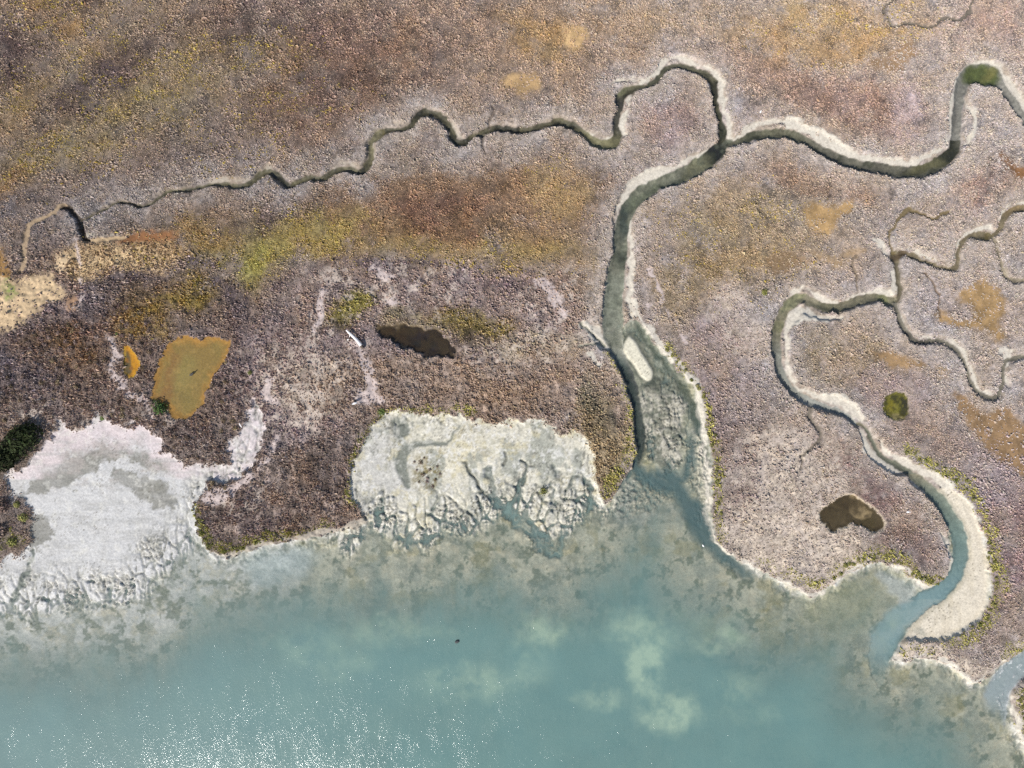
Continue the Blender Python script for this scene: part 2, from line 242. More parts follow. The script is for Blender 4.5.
# bare pale banks along the creeks: wide gentle slopes
BANKS = [
 [(735,138,2),(748,130,3),(765,122.5,3.5),(780,121,4),(795,124,5),(815,134,6),(835,145,6),(850,152,5.5),(864,156,5),(880,160,4.5),(900,162.5,4),(915,161,3.5),(930,156,3),(943,147,3),(949,135,3),(951,115,3.5),(953,95,3.5),(960,76,3.5),(972,65,3.),(985,63,3),(1000,68,3.5),(1010,82,5),(1020,98,4),(1030,115,4)],
 [(966,100,1.5),(972,112,3),(973,128,3),(966,143,2.5)],
 [(637,84,2),(655,74,2.5),(668,60,3.5),(682,58,3.5),(698,64,3),(712,70,3.),(720,80,3.5),(722,95,3.5),(724,108,4),(728,120,4),(729,133,3),(731,140,4)],
 [(612,84,2),(630,80,2.5),(645,79,1.5)], [(632,96,1.5),(626,112,2.5),(623,124,3.5),(623,134,2)], [(570,122,1.2),(582,129,1.5),(596,137,2),(606,139,1.6),(613,134,1.2)],
 [(712,148,1.5),(690,160,2.5),(672,168,4),(655,174,6),(640,181,6),(628,192,5),(619,206,3.5),(616,222,2)],
 [(635,205,1.5),(631,225,2.5),(631,250,2.5),(630,275,3.5),(630,297,4.5),(633,315,5)],
 [(634,312,3),(645,324,3.5),(658,341,3.5),(672,358,3.5),(688,375,4),(698,390,5),(701,410,4),(704,440,4),(707,470,4.5),(708,505,4),(711,528,3),(720,545,2),(740,560,1.2),(765,570,1.6),(790,586,2),(812,595,3.),(830,585,2),(850,570,1.5),(868,563,1.5),(884,561,1.5),(900,568,2.),(915,580,2.5),(930,588,2),(943,586,2)],
 [(585,325,5),(595,332,8),(603,344,6)], [(590,352,4),(600,365,3)],
 [(789,295,1.5),(800,289,2.5),(810,290,3),(820,296,3.5),(830,301,3),(843,302,2),(855,296,2),(868,292,2),(880,292,3),(892,294,4.5),(893,284,3.5),(891,272,2)],
 [(787,348,2),(786,335,2.5),(789,322,4),(796,314,6),(806,312,5),(816,316,4),(828,319,3.5),(838,320,1.5)],
 [(786,345,2),(787,362,2),(791,375,2.5),(800,387,3.5),(815,394,4),(832,398,5),(846,403,6),(856,413,6),(862,420,3)],
 [(850,418,2),(858,424,3)], [(860,430,2.5),(865,440,4.5),(870,450,4.5),(877,458,4),(886,465,4.5),(897,472,4.5),(903,473,2)],
 [(872,432,1.),(882,447,2),(893,457,3),(906,464,3.5),(920,470,5),(936,478,6),(950,487,7)],
 [(941,532,2),(947,542,4),(951,556,4),(953,568,3),(951,578,2)], [(910,480,1.5),(920,486,2),(930,496,1.5)],
 [(885,254,1.5),(880,246,4),(874,240,3)], [(892,240,1),(886,236,1)],
 [(905,248,1.5),(915,252,1.5),(930,259,1.5),(945,263,1.5)], [(955,256,1.5),(962,238,2),(972,231,2.5),(985,229,2.5),(994,231,2)], [(1000,222,1.5),(1004,211,2),(1014,204,2),(1030,203,2)],
 [(903,318,1.5),(908,328,1.5),(916,336,2),(930,338,2),(945,340,2.),(957,346,2.5),(966,358,2.5),(970,370,2.5),(974,382,3),(982,391,3.5),(991,394,3)], [(1004,372,1.5),(1007,364,2),(1001,350,4),(1006,356,4),(1014,352,3)], [(1007,384,1.5),(1006,376,1.5)],
 [(260,172,1),(268,168,1.6),(275,169,1.5),(282,174,1.6),(288,179,1.6)], [(200,183,1.6),(215,180,2.2),(230,181,2.2),(245,180,2)], [(330,168,1.2),(345,163.5,1.5),(358,166,1.6)], [(374,142,1.2),(374,155,1.5)], [(395,125,1.6),(406,124,1.6)], [(452,124,1.2),(457,134,1.8),(462,138,1.5)],
 [(82,226,1.5),(88,235,2),(96,237,1.6)], [(67,204,1.5),(76,209,1.8)], [(100,236,1.2),(120,235,1.2)],
 [(895,656,2.5),(905,660,2.5),(920,655,2.5),(937,657,3),(952,664,3),(963,674,3),(976,681,3.5),(990,675,2.5),(1004,662,2)],
 [(200,538,1.5),(210,550,2.),(224,555,2.2),(240,552,2.5),(262,544,3),(290,538.5,3),(320,533,3),(345,528,4),(362,521,5)],
 [(1013,700,2),(1016,716,3),(1020,732,4),(1026,746,4)],
]
bank = np.full(GX.shape, 30., np.float32)
for p in BANKS:
    d, _ = line_field(p, XX=WX, YY=WY, pad=30); bank = np.minimum(bank, d)
for P in ([(785.5,326),(786,318),(790,311.5),(796,308),(802,306.8),(811,310),(820,314.5),(836,318.5),(829,320.5),(815,321),(804,321.5),(794,325),(788,333),(786.5,345),(784.5,345)], [(882,297.5),(888,290),(891,280),(893.5,270),(896,276),(897,288),(896,297),(893,299.5)], [(859,429),(864,431),(868,440),(874,449),(884,458.5),(894,465.5),(901,471),(896,474),(888,470.5),(877,463),(868,453),(861,441)]):
    bank = np.minimum(bank, sdf_poly(P, XX=GX + .6 * vnoise(4, 460), YY=GY + .6 * vnoise(4, 461), pad=30) - .6)
bankm = sstep(1.2, -1.2, bank + .9 + .9 * vnoise(3, 83) + 1.7 * vnoise(9, 84))
bw = np.clip(2.0 + 1.6 * fbm(14, 412, 3), .9, 4) + 10 * sstep(4, -3, bank)
zc_in = WL + .04 - .30 * sstep(.5, -5, chan) + .03 * fine
tt = np.clip(chan / bw, 0, 1); flatb = sstep(2, -1, bank)
prof = (1 - flatb) * sstep(0, 1, tt) ** .8 + flatb * (.42 * tt ** .8 + .58 * sstep(.72, 1, tt))
zc_out = WL + .04 + (.02 - WL) * prof
zc = np.where(chan < 0, zc_in, zc_out); zc = np.where((cid >= 0) & (WL == np.float32(SEA)) & (s_bay < -6) & (GY > 600), 9, zc)
z = np.where(chan < bw, np.minimum(z, zc), z)
drain = np.full(GX.shape, 20., np.float32); DR = np.zeros(GX.shape + (3,), np.float32)
for pts, dep, colr in DRAINS:
    d, _ = line_field(pts, pad=20)
    b = d < drain; drain[b] = d[b]; DR[b] = lin(*colr)
    z = np.where(d < 2.5, z - dep * sstep(1.6, -.8, d) * (z > SEA + .1), z)

# ----------------------------------------------------------------------------------------------- bare pans on the marsh
PANS = [
 ([(-40,285),(0,272),(10,280),(24,279),(35,276),(52,275),(62,285),(70,297),(60,303),(50,305),(40,312),(28,320),(16,330),(0,332),(-40,336)], (204,174,130), 'broad sandy clearing with a green patch left of the scrub', 1),
 ([(-30,240),(0,245),(8,262),(14,277),(4,284),(-30,290)], (160,120,62), 'ochre pan on the marsh edge above the sandy clearing', 1),
 ([(958,294),(968,288),(976,282),(983,279),(992,285),(1000,292),(1005,303),(1004,318),(999,326),(1006,338),(998,343),(990,334),(975,330),(955,327),(940,322),(936,314),(945,312),(957,318),(968,321),(972,312),(962,304)], (186,148,92), 'large tan algae pan beside the far creek loop', .85),
 ([(867,353),(878,354),(893,352),(905,357),(920,361),(922,366),(908,368),(893,367),(880,362)], (184,146,96), 'narrow orange tan pan inside the meander above the green pool', .9),
 ([(950,393),(962,394),(973,408),(985,412),(995,406),(1008,405),(1022,422),(1060,440),(1060,480),(1024,474),(1005,463),(985,450),(972,434),(960,415)], (168,132,88), 'large rusty brown pan with grey tussocks at the marsh edge', .85),
 ([(936,366),(946,370),(946,378),(938,378),(932,372)], (205,172,126), 'small pale tan pan above the large rusty pan', .7),
 ([(804,207),(815,204),(830,208),(847,200),(851,210),(838,219),(834,230),(823,237),(811,229),(803,220)], (196,156,96), 'forked tan pan below the wide bend of the creek', .9),
 ([(768,255),(782,252),(800,258),(806,262),(796,268),(780,274),(768,270)], (176,138,88), 'faint ochre pan between heather brown marsh and creek meander', .6),
 ([(806,250),(820,252),(835,258),(846,250),(860,248),(860,256),(848,260),(840,270),(826,264)], (192,158,112), 'ragged pale tan pan with a drain leaving it', .75),
 ([(998,152),(1004,156),(1012,163),(1022,168),(1050,180),(1050,186),(1020,178),(1008,170),(1001,161)], (150,104,58), 'thin rust brown strip pan below the big creek bend', 1),
 ([(561,31),(568,27),(580,26),(589,33),(584,40),(573,50),(565,46)], (212,172,112), 'small arrowhead shaped sandy pan on the upper marsh', 1),
 ([(500,84),(512,76),(530,75),(540,80),(538,90),(520,94),(507,91)], (206,166,108), 'oval sandy pan just above the winding creek', .9),
 ([(120,238),(140,231),(158,229),(178,232),(176,238),(160,241),(140,243),(122,243)], (168,112,62), 'orange brown pan at the head of the upper creek', .9),
 ([(58,258),(64,254),(72,256),(71,264),(63,270),(58,266)], (214,184,140), 'little sandy patch beside the pale ditch', .9),
 ([(866,66),(884,58),(900,42),(912,40),(917,52),(908,62),(898,74),(884,74)], (190,148,96), 'speckled orange pan under the thin winding drain', .6),
 ([(70,299),(78,300),(78,308),(72,312),(69,306)], (206,160,118), 'tiny salmon coloured pan by the footpath', .9),
]
panid = np.full(GX.shape, -1, np.int16); pand = np.full(GX.shape, 30., np.float32)
PANC = np.zeros(GX.shape + (3,), np.float32); pans = np.zeros(GX.shape, np.float32)
for i, (p, c, lab, st) in enumerate(PANS):
    d = sdf_poly(p, XX=GX * .35 + WX * .4 + WX2 * .25, YY=GY * .35 + WY * .4 + WY2 * .25, pad=30) + (1 - st) * 5 * fbm(6, 90 + i, 3)
    m = sstep(4.5, -4.5, d + 3.0 * fbm(5, 190 + i, 4, .75)) * min(1, st + .15)
    b = d < 1.0; panid[b & (m > .45)] = i
    bb = m > pans; pans[bb] = m[bb]; cc_ = lin(*c); PANC[bb] = (cc_.mean() + (cc_ - cc_.mean()) * .84) * (.80 if i not in (0, 1, 10, 13) else .95)
    pand = np.minimum(pand, d)
PATHS = [[(107,338,1.),(112,342,3),(116,350,2.5),(118,358,3),(113,367,2.5),(114,374,3.5),(119,382,4),(126,389,4),(131,396,2.5),(137,394,3),(144,400,2.5),(149,408,2),(152,416,1.5)],
         [(648,269,2.5),(653,279,2.5),(660,288,3.),(662,296,2.5),(656,303,2.5),(650,306,2)], [(662,306,1),(672,318,1.5),(682,334,1.5),(690,350,1.2)],
         [(324,292,3),(322,304,3.5),(321,318,3),(312,330,2)], [(256,398,2),(252,404,2),(258,412,2)], [(280,436,2),(272,450,2.5),(263,464,2.5)],
         [(209,498,5),(220,496,8),(232,490,5),(246,482,5),(252,476,2)], [(78,240,1),(80,262,1.3),(82,290,1.5),(80,306,1.3)],
         [(355,345,3),(370,372,5),(372,390,5),(362,396,6),(380,400,6)], [(384,304,2.5),(396,302,3)], [(272,378,3),(266,395,5),(276,402,4)],
         [(540,282,5),(552,292,6),(558,305,5),(564,318,4)], [(372,268,4),(384,276,4),(396,278,3)]]
path = np.full(GX.shape, 20., np.float32)
for i, p in enumerate(PATHS):
    d, _ = line_field(p, XX=WX, YY=WY, pad=20); path = np.minimum(path, d)
pathm = sstep(1.6, -2.2, path + 2.6 * fbm(5, 120, 4, .65)) * .85

# ----------------------------------------------------------------------------------------------- colour of plants (T) and soil (G)
K = 0.60
T = np.empty(GX.shape + (3,), np.float32); T[:] = lin(168,152,140)
litter = (.68 + .12 * sstep(560, 640, GX)).astype(np.float32)      # soil between the plants relative to them
pn = fbm(60, 60, 4, .6); pn2 = fbm(22, 61, 4, .6)
pn3 = fbm(16, 62, 5, .75)
def paint(m, c):
    m = (np.clip(m * (1 + 1.4 * pn3 * (m < .97)), 0, 1))[..., None]; T[:] = T * (1 - m) + lin(*c) * m
right = sstep(560, 640, GX + 30 * pn)
paint(1 - right, (148,129,114))                   # upper left marsh: brown
paint(ell(430, 120, 170, 70, -8, .5), (150,130,116)); paint(ell(560, 60, 110, 70, 0, .6), (156,134,116))
paint(ell(350, 70, 110, 55, -20, .6) * .8, (126,100,84)); paint(ell(470, 25, 60, 30, 0, .6) * .7, (146,122,104))
paint(ell(110, 60, 70, 34, -50, .9) * .4, (170,142,98)); paint(ell(25, 100, 60, 26, -25, .9) * .45, (172,142,92)); paint(ell(130, 112, 80, 36, -25, .9) * .38, (166,144,98))
paint(ell(70, 152, 100, 28, -20, .9) * .4, (166,144,98)); paint(ell(200, 66, 80, 28, -10, .9) * .38, (166,142,98)); paint(ell(50, 20, 45, 24, 20, .9) * .6, (168,132,80)); paint(ell(75, 8, 30, 12, 0, .7) * .6, (98,76,62)); paint(ell(10, 190, 30, 20, 0, .6) * .5, (180,140,80))
paint(ell(100, 85, 80, 20, -38, .7) * .75, (108,90,84)); paint(ell(15, 50, 28, 40, 10, .8) * .75, (100,82,78)); paint(ell(290, 18, 80, 26, 10, .6) * .6, (112,92,88)); paint(ell(230, 30, 60, 25, 0, .6) * .5, (116,94,80))
paint(ell(130, 180, 150, 22, -12, .5) * .6, (146,126,114)); paint(ell(40, 228, 50, 30, 0, .5) * .7, (128,116,112)); paint(ell(120, 215, 70, 22, 0, .5) * .8, (138,124,116))
paint(ell(540, 40, 40, 26, 20, .6) * .8, (164,132,88)); paint(ell(720, 30, 120, 26, 5, .7) * .6, (168,142,112))
# band south of the upper creek
paint(ell(430, 205, 190, 42, -3, .4), (140,112,86)); paint(ell(380, 235, 200, 20, 3, .5) * .8, (150,122,82)); paint(ell(470, 262, 120, 20, 2, .5) * .9, (166,142,88))
paint(ell(300, 238, 60, 24, -4, .6) * .9, (170,148,84)); paint(ell(275, 235, 28, 22, 0, .5) * .8, (182,162,86)); paint(ell(228, 258, 50, 34, 10, .5) * .9, (142,126,70)); paint(ell(258, 270, 8, 26, 8, .6) * .9, (164,152,66)); paint(ell(190, 240, 40, 16, 0, .6) * .8, (150,120,62))
paint(ell(560, 195, 25, 28, 0, .5) * .7, (170,142,100)); paint(ell(440, 215, 50, 22, 0, .5) * .6, (120,88,70)); paint(ell(240, 215, 70, 18, 0, .6) * .8, (112,94,84)); paint(ell(460, 165, 90, 14, 0, .6) * .7, (162,146,132))
paint(ell(170, 240, 50, 10, 0, .5) * .6, (190,150,84)); paint(ell(120, 262, 65, 20, -3, .5) * .9, (186,158,122)); paint(ell(68, 262, 30, 22, 0, .5) * .7, (126,110,108))
# hummocky pink grey ground
paint(ell(445, 315, 165, 58, 3, .35), (152,132,124)); paint(sstep(6, -1, line_field([(270,290,2),(300,272,2),(335,262,3),(380,264,3),(430,266,3),(455,274,4),(480,284,3),(510,284,3),(550,286,3),(585,276,2)], XX=WX, YY=WY, pad=20)[0]) * .85, (108,92,94))
paint(ell(470, 316, 45, 12, 5, .5) * .9, (122,106,54)); paint(ell(352, 306, 26, 10, -28, .5) * .95, (138,128,60)); paint(ell(330, 318, 18, 8, -28, .5) * .9, (84,72,46)); paint(ell(475, 332, 30, 8, 20, .6) * .6, (84,70,54)); paint(ell(540, 345, 60, 14, 0, .5) * .8, (176,160,134)); paint(ell(420, 322, 40, 10, 5, .5) * .7, (150,134,98))
# left scrub, point
paint(LEFTSCRUB, (126,108,97)); paint(ell(165, 290, 60, 26, 10, .5) * .8, (106,88,58)); paint(ell(145, 320, 26, 18, 0, .5) * .8, (126,102,60)); paint(ell(205, 290, 30, 14, 0, .6) * .7, (124,102,58)); paint(ell(50, 335, 60, 14, -10, .6) * .6, (104,78,60)); paint(ell(20, 360, 40, 50, 0, .5) * .5, (92,82,84)); paint(ell(60, 350, 40, 20, 0, .5) * .5, (112,84,48)); paint(ell(100, 285, 60, 26, -30, .5) * .6, (108,94,92))
paint(ell(245, 345, 50, 40, 0, .5) * .8, (120,104,98)); paint(ell(290, 480, 100, 78, -20, .3), (150,131,118)); paint(ell(300, 385, 60, 50, 10, .5) * .9, (148,126,122)); paint(ell(330, 350, 60, 30, 10, .5) * .8, (146,126,120))
paint(ell(470, 388, 180, 36, 3, .35), (156,134,116)); paint(ell(330, 470, 30, 40, 15, .5) * .7, (118,100,88)); paint(ell(605, 430, 30, 62, -8, .3), (144,126,96)); paint(ell(615, 390, 24, 40, -15, .4) * .8, (150,128,108)); paint(ell(595, 405, 10, 26, -35, .5) * .8, (82,76,60))
paint(ell(240, 520, 50, 28, 0, .5) * .6, (112,94,86)); paint(ell(570, 305, 40, 40, 0, .5) * .6, (160,138,124)); paint(ell(600, 275, 14, 50, 8, .5) * .8, (142,124,82))
# right half
paint(ell(755, 225, 85, 62, 10, .45), (154,136,116)); paint(ell(725, 260, 50, 60, 15, .5) * .9, (152,132,102)); paint(ell(820, 180, 70, 22, 10, .5) * .8, (138,114,96)); paint(ell(700, 300, 50, 40, 10, .5) * .7, (142,122,92))
paint(ell(800, 95, 130, 30, 12, .5), (148,124,110)); paint(ell(860, 110, 60, 26, 10, .5) * .7, (136,110,98)); paint(ell(700, 90, 60, 40, 20, .5) * .5, (158,136,122)); paint(ell(840, 35, 80, 28, -10, .5) * .7, (176,144,102)); paint(ell(805, 12, 40, 14, 0, .5) * .7, (186,154,106)); paint(ell(820, 125, 80, 14, 22, .6) * .6, (140,124,108))
paint(ell(670, 120, 34, 26, 0, .5) * .9, (150,128,120)); paint(ell(985, 190, 36, 26, 0, .4) * .95, (144,118,106)); paint(ell(1000, 40, 60, 40, 0, .6) * .5, (168,142,130))
paint(ell(735, 125, 16, 10, 0, .5) * .4, (186,160,154)); paint(ell(905, 120, 14, 40, 10, .5) * .5, (190,170,168))
paint(ell(830, 365, 60, 40, 0, .5) * .8, (146,128,104)); paint(ell(810, 350, 20, 36, 0, .5) * .5, (142,124,90)); paint(ell(870, 480, 60, 16, 38, .5) * .85, (126,100,94)); paint(ell(930, 440, 60, 30, 30, .5) * .6, (146,126,116)); paint(ell(890, 385, 40, 20, 0, .5) * .6, (150,132,134))
paint(ell(738, 325, 22, 44, -22, .5) * .7, (182,164,158)); paint(ell(720, 390, 40, 80, -10, .5) * .7, (160,142,138)); paint(ell(765, 410, 40, 50, 0, .5) * .5, (166,146,132)); paint(ell(728, 470, 28, 60, 0, .5) * .75, (126,110,104)); paint(ell(760, 450, 22, 30, 0, .5) * .5, (112,98,92)); paint(ell(1000, 530, 40, 90, 0, .4) * .7, (146,122,120)); paint(ell(990, 470, 40, 40, 0, .5) * .4, (150,134,132))
paint(ell(915, 540, 34, 40, 10, .5) * .8, (138,116,106)); paint(ell(970, 650, 40, 20, 20, .5) * .6, (158,138,124)); paint(ell(900, 300, 160, 30, 0, .6) * .3, (164,150,148))
# pale lavender grey strip beside every creek
side = sstep(32, 3, np.minimum(chan, np.where(GX < 100, 30, 99)) + 6 * pn2) * (s_bay > 0) * (1 - SCRUB) * sstep(30, 60, np.minimum(GX, 1e4))
paint(side * .85, (182,168,158))
paint(sstep(8, -3, line_field([(112,302,3),(122,284,4),(148,270,5),(190,266,5),(216,276,5),(236,298,5),(242,322,4),(238,344,3)], XX=WX2, YY=WY2, pad=20)[0]) * .8, (104,90,88))
paint(ell(185, 298, 28, 9, -4, .6) * .8, (140,118,52)); paint(ell(147, 322, 14, 12, 0, .6) * .8, (146,120,50)); paint(ell(125, 254, 60, 14, -6, .5) * .95, (200,168,124))
YEL = np.maximum.reduce([ell(110, 60, 70, 34, -50, .9), ell(25, 100, 60, 26, -25, .9), ell(130, 112, 80, 36, -25, .9) * .8, ell(70, 152, 100, 28, -20, .9) * .9, ell(200, 66, 80, 28, -10, .9) * .8, ell(50, 20, 45, 24, 20, .9) * .8, ell(300, 238, 60, 24, -4, .6), ell(470, 262, 120, 18, 2, .6) * .8, ell(180, 242, 60, 16, 0, .6), ell(228, 262, 40, 26, 0, .6) * .8, ell(560, 190, 24, 30, 0, .6) * .7, ell(740, 240, 80, 55, 0, .6) * .4, ell(840, 35, 80, 28, -10, .6) * .5, ell(185, 296, 30, 10, 0, .6), ell(147, 322, 16, 14, 0, .6), ell(250, 120, 90, 40, -10, .8) * .5])
YEL = YEL * np.clip(.25 + 1.9 * fbm(17, 480, 5, .7, 1.5, .8), 0, 1.3)
T *= (1 - .16 * ell(150, 70, 260, 120, 0, .6))[..., None]
lumT = T.mean(-1, keepdims=True); T = lumT + (T - lumT) * .84
T *= np.array([1.06, 1.06, 1.08], np.float32)
hn = fbm(26, 401, 4, .65); hm = fbm(11, 402, 3, .6)
T *= (1 - .34 * sstep(.12, .5, fbm(8, 450, 4, .7)) + .20 * sstep(.15, .5, fbm(9, 451, 4, .7)) + .10 * fbm(20, 452, 4, .6, 2.4, .7))[..., None]
T *= 1 + (hn[..., None] * np.array([.07, .01, -.09], np.float32)) + (hm[..., None] * np.array([.08, .09, .10], np.float32)) + fbm(5, 403, 3, .7)[..., None] * .08
stripe = vnoise(4.5, 177, .8, 4.5) * POINT * sstep(380, 440, GY)
T *= (1 + .5 * stripe)[..., None]
T *= (1 + .16 * pn2 + .08 * fbm(7, 66, 3))[..., None]
litter = litter + .2 * np.clip(SCRUB, 0, 1); G = T * litter[..., None]
def soil(m, c, plants=0.0):
    m = np.clip(m, 0, 1)[..., None]; G[:] = G * (1 - m) + lin(*c) * m
    if plants: T[:] = T * (1 - m * plants) + lin(*c) * m * plants
# pale silty ground showing between plants
SILT = np.maximum.reduce([ell(790, 540, 75, 50, 20, .5), ell(790, 470, 55, 40, 0, .6) * .8, ell(935, 660, 60, 18, 15, .4), ell(738, 318, 18, 36, -25, .6) * .6, ell(300, 385, 45, 40, 0, .6) * .6, ell(545, 345, 60, 12, 0, .6) * .5, ell(640, 540, 1, 1)])
SILT = np.maximum(SILT, sstep(14, 4, np.minimum(chan, 40) + 3 * pn2) * .28 * (s_bay > 0) * (GX > 330))
soil(ell(122, 256, 58, 15, -6, .5) * .8, (204,176,134)); soil(SILT * (.75 + .5 * fbm(6, 67, 3)), (206,190,170))
fine2 = fbm(3, 68, 3, .7)
G *= (1 + .5 * fbm(2.4, 433, 3, .75) + .2 * fbm(6, 434, 3, .7))[..., None]
BROKEN = np.maximum.reduce([ell(300, 380, 60, 50, 0, .4), ell(390, 288, 90, 26, 0, .4), ell(555, 310, 45, 40, 0, .4), ell(330, 330, 36, 36, 0, .4), ell(500, 350, 90, 16, 0, .5) * .8, ell(780, 500, 80, 70, 0, .4) * .8, ell(735, 320, 24, 44, -20, .4), ell(230, 495, 30, 14, 0, .5), ell(90, 420, 90, 14, 0, .5)])
BROKEN = BROKEN * sstep(-.05, .5, fbm(9, 418, 5, .75)) * (s_bay > 1)
soil(BROKEN * .75, (205,190,176))
soil(pathm * .95, (208,192,186))
soil(pans, (0,0,0)); G += PANC * (np.clip(pans, 0, 1) * (1 + .2 * pn2 + .16 * fbm(3.5, 192, 3, .7) + .2 * fbm(12, 193, 3)))[..., None]
# mud of the bay
inb = sstep(.5, -1.2, s_bay)
MUD = np.empty_like(T); MUD[:] = lin(206,202,192)
def mud(m, c):
    m = np.clip(m, 0, 1)[..., None]; MUD[:] = MUD * (1 - m) + lin(*c) * m
leftm = sstep(320, 280, GX)
mud(leftm, (206,204,200)); mud(sstep(330, 350, GX) * sstep(640, 620, GX), (217,211,192))
mud(ell(375, 470, 34, 45, 0, .5) * (GX < 420) * .8, (196,193,186))
POOLB = sstep(1.5, -1.5, pool_b)
# drying bands of weed on the left flat
for a in [(66,474,44,9,-20),(105,458,24,5,-16),(140,482,30,8,14),(155,494,20,10,25),(37,531,13,15,-35),(160,462,40,6,10)]:
    mud(sstep(-.10, .10, ell(*a, .9, XX=WX*.5+WX2*.5, YY=WY*.5+WY2*.5) - .42 + .38 * fbm(7, 405, 4, .7)) * .85, (136,134,124))
mud(ell(85, 446, 62, 20, -12, .5) * np.clip(.75 + .9 * fbm(4, 431, 3, .75), 0, 1) * .9, (172,163,156)); mud(ell(175, 462, 30, 10, 10, .5) * np.clip(.6 + .9 * fbm(4, 432, 3, .75), 0, 1) * .8, (184,176,166))
mud(sstep(.15, .5, fbm(12, 70, 4, .65)) * leftm * .22, (176,172,164))
mud(sstep(.25, .6, fbm(9, 71, 4, .65)) * (1 - leftm) * .5, (176,172,150))
mud(ell(427, 473, 15, 17, 0, .5) * np.clip(.5 + 1.6 * fine2, 0, 1) * .9, (138,124,82)); mud(ell(395, 432, 26, 14, 0, .5) * np.clip(2 * fbm(4, 442, 3, .7), 0, 1) * .6, (150,144,126)); mud(ell(465, 455, 20, 14, 0, .6) * .5, (206,194,156))
mud(ell(545, 528, 16, 9, 25, .5) * (.5 + fine2), (150,136,100))
mud(sstep(1.2, -1.2, wet) * .85, (118,124,116))
flatreg = ell(665, 420, 40, 110, -12, .3) * (s_bay < 0)
crev = np.abs(fbm(15, 171, 4, .6, .75, 1.5)); crev2 = np.abs(fbm(8, 172, 3, .6))
zone = np.maximum(sstep(-60, -25, shore), (1 - leftm) * .9) * sstep(14, -2, shore) * np.clip(.5 + 1.1 * fbm(40, 173, 2), 0, 1)
CREV = np.clip(np.maximum(sstep(.10 + .12 * sstep(-40, 0, shore), .04, crev), sstep(.10, .03, crev2) * .7 * sstep(0, .3, fbm(30, 376, 2))) * zone, 0, 1) * inb * notsand
mud((1 - leftm) * sstep(.12, .35, fbm(22, 371, 4, .6, .8, 1.6)) * (shore < 5) * inb * notsand * .75, (158,160,148))
mud((1 - leftm) * sstep(.3, .6, fbm(12, 372, 4, .65)) * (shore < 5) * inb * notsand * .6, (196,186,150))
mud((leftm) * sstep(.15, .5, fbm(14, 373, 4, .65, 1.4, .7)) * sstep(-20, -60, shore) * sstep(500, 470, GY) * inb * .8, (172,164,156))
mud((leftm) * sstep(4, 12, coastd * (GY < 470) + 3 * pn2) * 0, (230,222,218)); mud(leftm * sstep(26, 8, coastd + 6 * pn2) * (GY < 480) * .8, (222,208,206))
rz = np.maximum(1 - leftm, sstep(-45, -28, shore)); mud(sstep(.25, .6, fbm(5, 374, 3, .7)) * inb * (shore < 3) * notsand * rz * .45, (150,148,138))
mud(sstep(.25, .6, fbm(5, 375, 3, .7)) * inb * (shore < 3) * rz * notsand * .5, (236,233,226))
mud(lowz * (1 - GAPS) * .5 * (shore < 4) * (1 - .75 * flatreg), (226,220,206)); mud(lowz * GAPS * .75, (112,112,100)); mud(gul * .8, (120,124,112)); mud(leftm * sstep(.1, .6, fbm(11, 473, 4, .6, 3.2, .55)) * (shore < -8) * inb * .45, (176,174,168)); mud(CREV * .8, (112,113,104)); mud(ell(427, 474, 15, 17, 0, .6, XX=WX, YY=WY) * np.clip(.25 + 2.2 * fbm(4, 471, 4, .7), 0, 1) * .9, (124,112,70)); mud(ell(462, 436, 10, 7, 0, .6) * np.clip(.1 + 2 * fbm(4, 472, 4, .7), 0, 1) * .7, (150,136,92)); mud(POOLB * .95, (122,125,114)); mud(sstep(1.2, -1.2, wet) * .8, (118,124,116))
mud(sstep(.28, .6, fbm(11, 174, 4, .65, .7, 1.6)) * sstep(-60, -5, shore) * inb * .5, (164,164,154))
mud(sstep(.3, .65, fbm(7, 175, 4, .6)) * inb * sstep(2, -4, shore) * .35, (228,224,212))
# channel flats of the main creek
mud(flatreg, (128,130,114)); mud(flatreg * sstep(4, -3, dryf['flat'] + 3 * pn2) * .85, (184,178,162)); mud(flatreg * sstep(.0, .35, fbm(10, 72, 4, .65)) * .75, (92,98,84)); mud(flatreg * sstep(.15, .45, fbm(4, 272, 3, .65)) * .5, (206,200,184))
mud(flatreg * sstep(400, 380, GY + 4 * pn2) * .95, (104,106,92)); mud(flatreg * sstep(405, 385, GY) * sstep(.15, .5, fbm(9, 404, 4, .65)) * .7, (146,146,130)); mud(flatreg * ell(640, 320, 16, 30, -25, .4) * .6, (130,138,116)); mud(flatreg * sstep(.05, .35, fbm(10, 470, 4, .7)) * .6, (96,102,88)); mud(flatreg * GAPS * lowz * .7, (92,96,84)); mud(sstep(9, 3, dryf['island']) * .75, (74,80,70)); mud(sstep(1, -1.5, dryf['island']), (222,215,192)); mud(sstep(2, -2, dryf['creek_bank']), (222,211,190))
mud(sstep(4, -4, dryf['fringe']) * .8, (200,194,172))
cb = dryf['creek_bank']
mud(ell(925, 631, 9, 3, 0, .5) * .8, (170,166,150)); mud(sstep(5, 1, cf['south_east']) * (cb < 3) * .7, (182,174,152)); mud(sstep(.1, .5, fbm(12, 490, 3, .6, .7, 2.2)) * (cb < 0) * .4, (202,190,166)); mud(sstep(.3, .7, fbm(9, 73, 3)) * (cb < 0) * .35, (196,184,158))
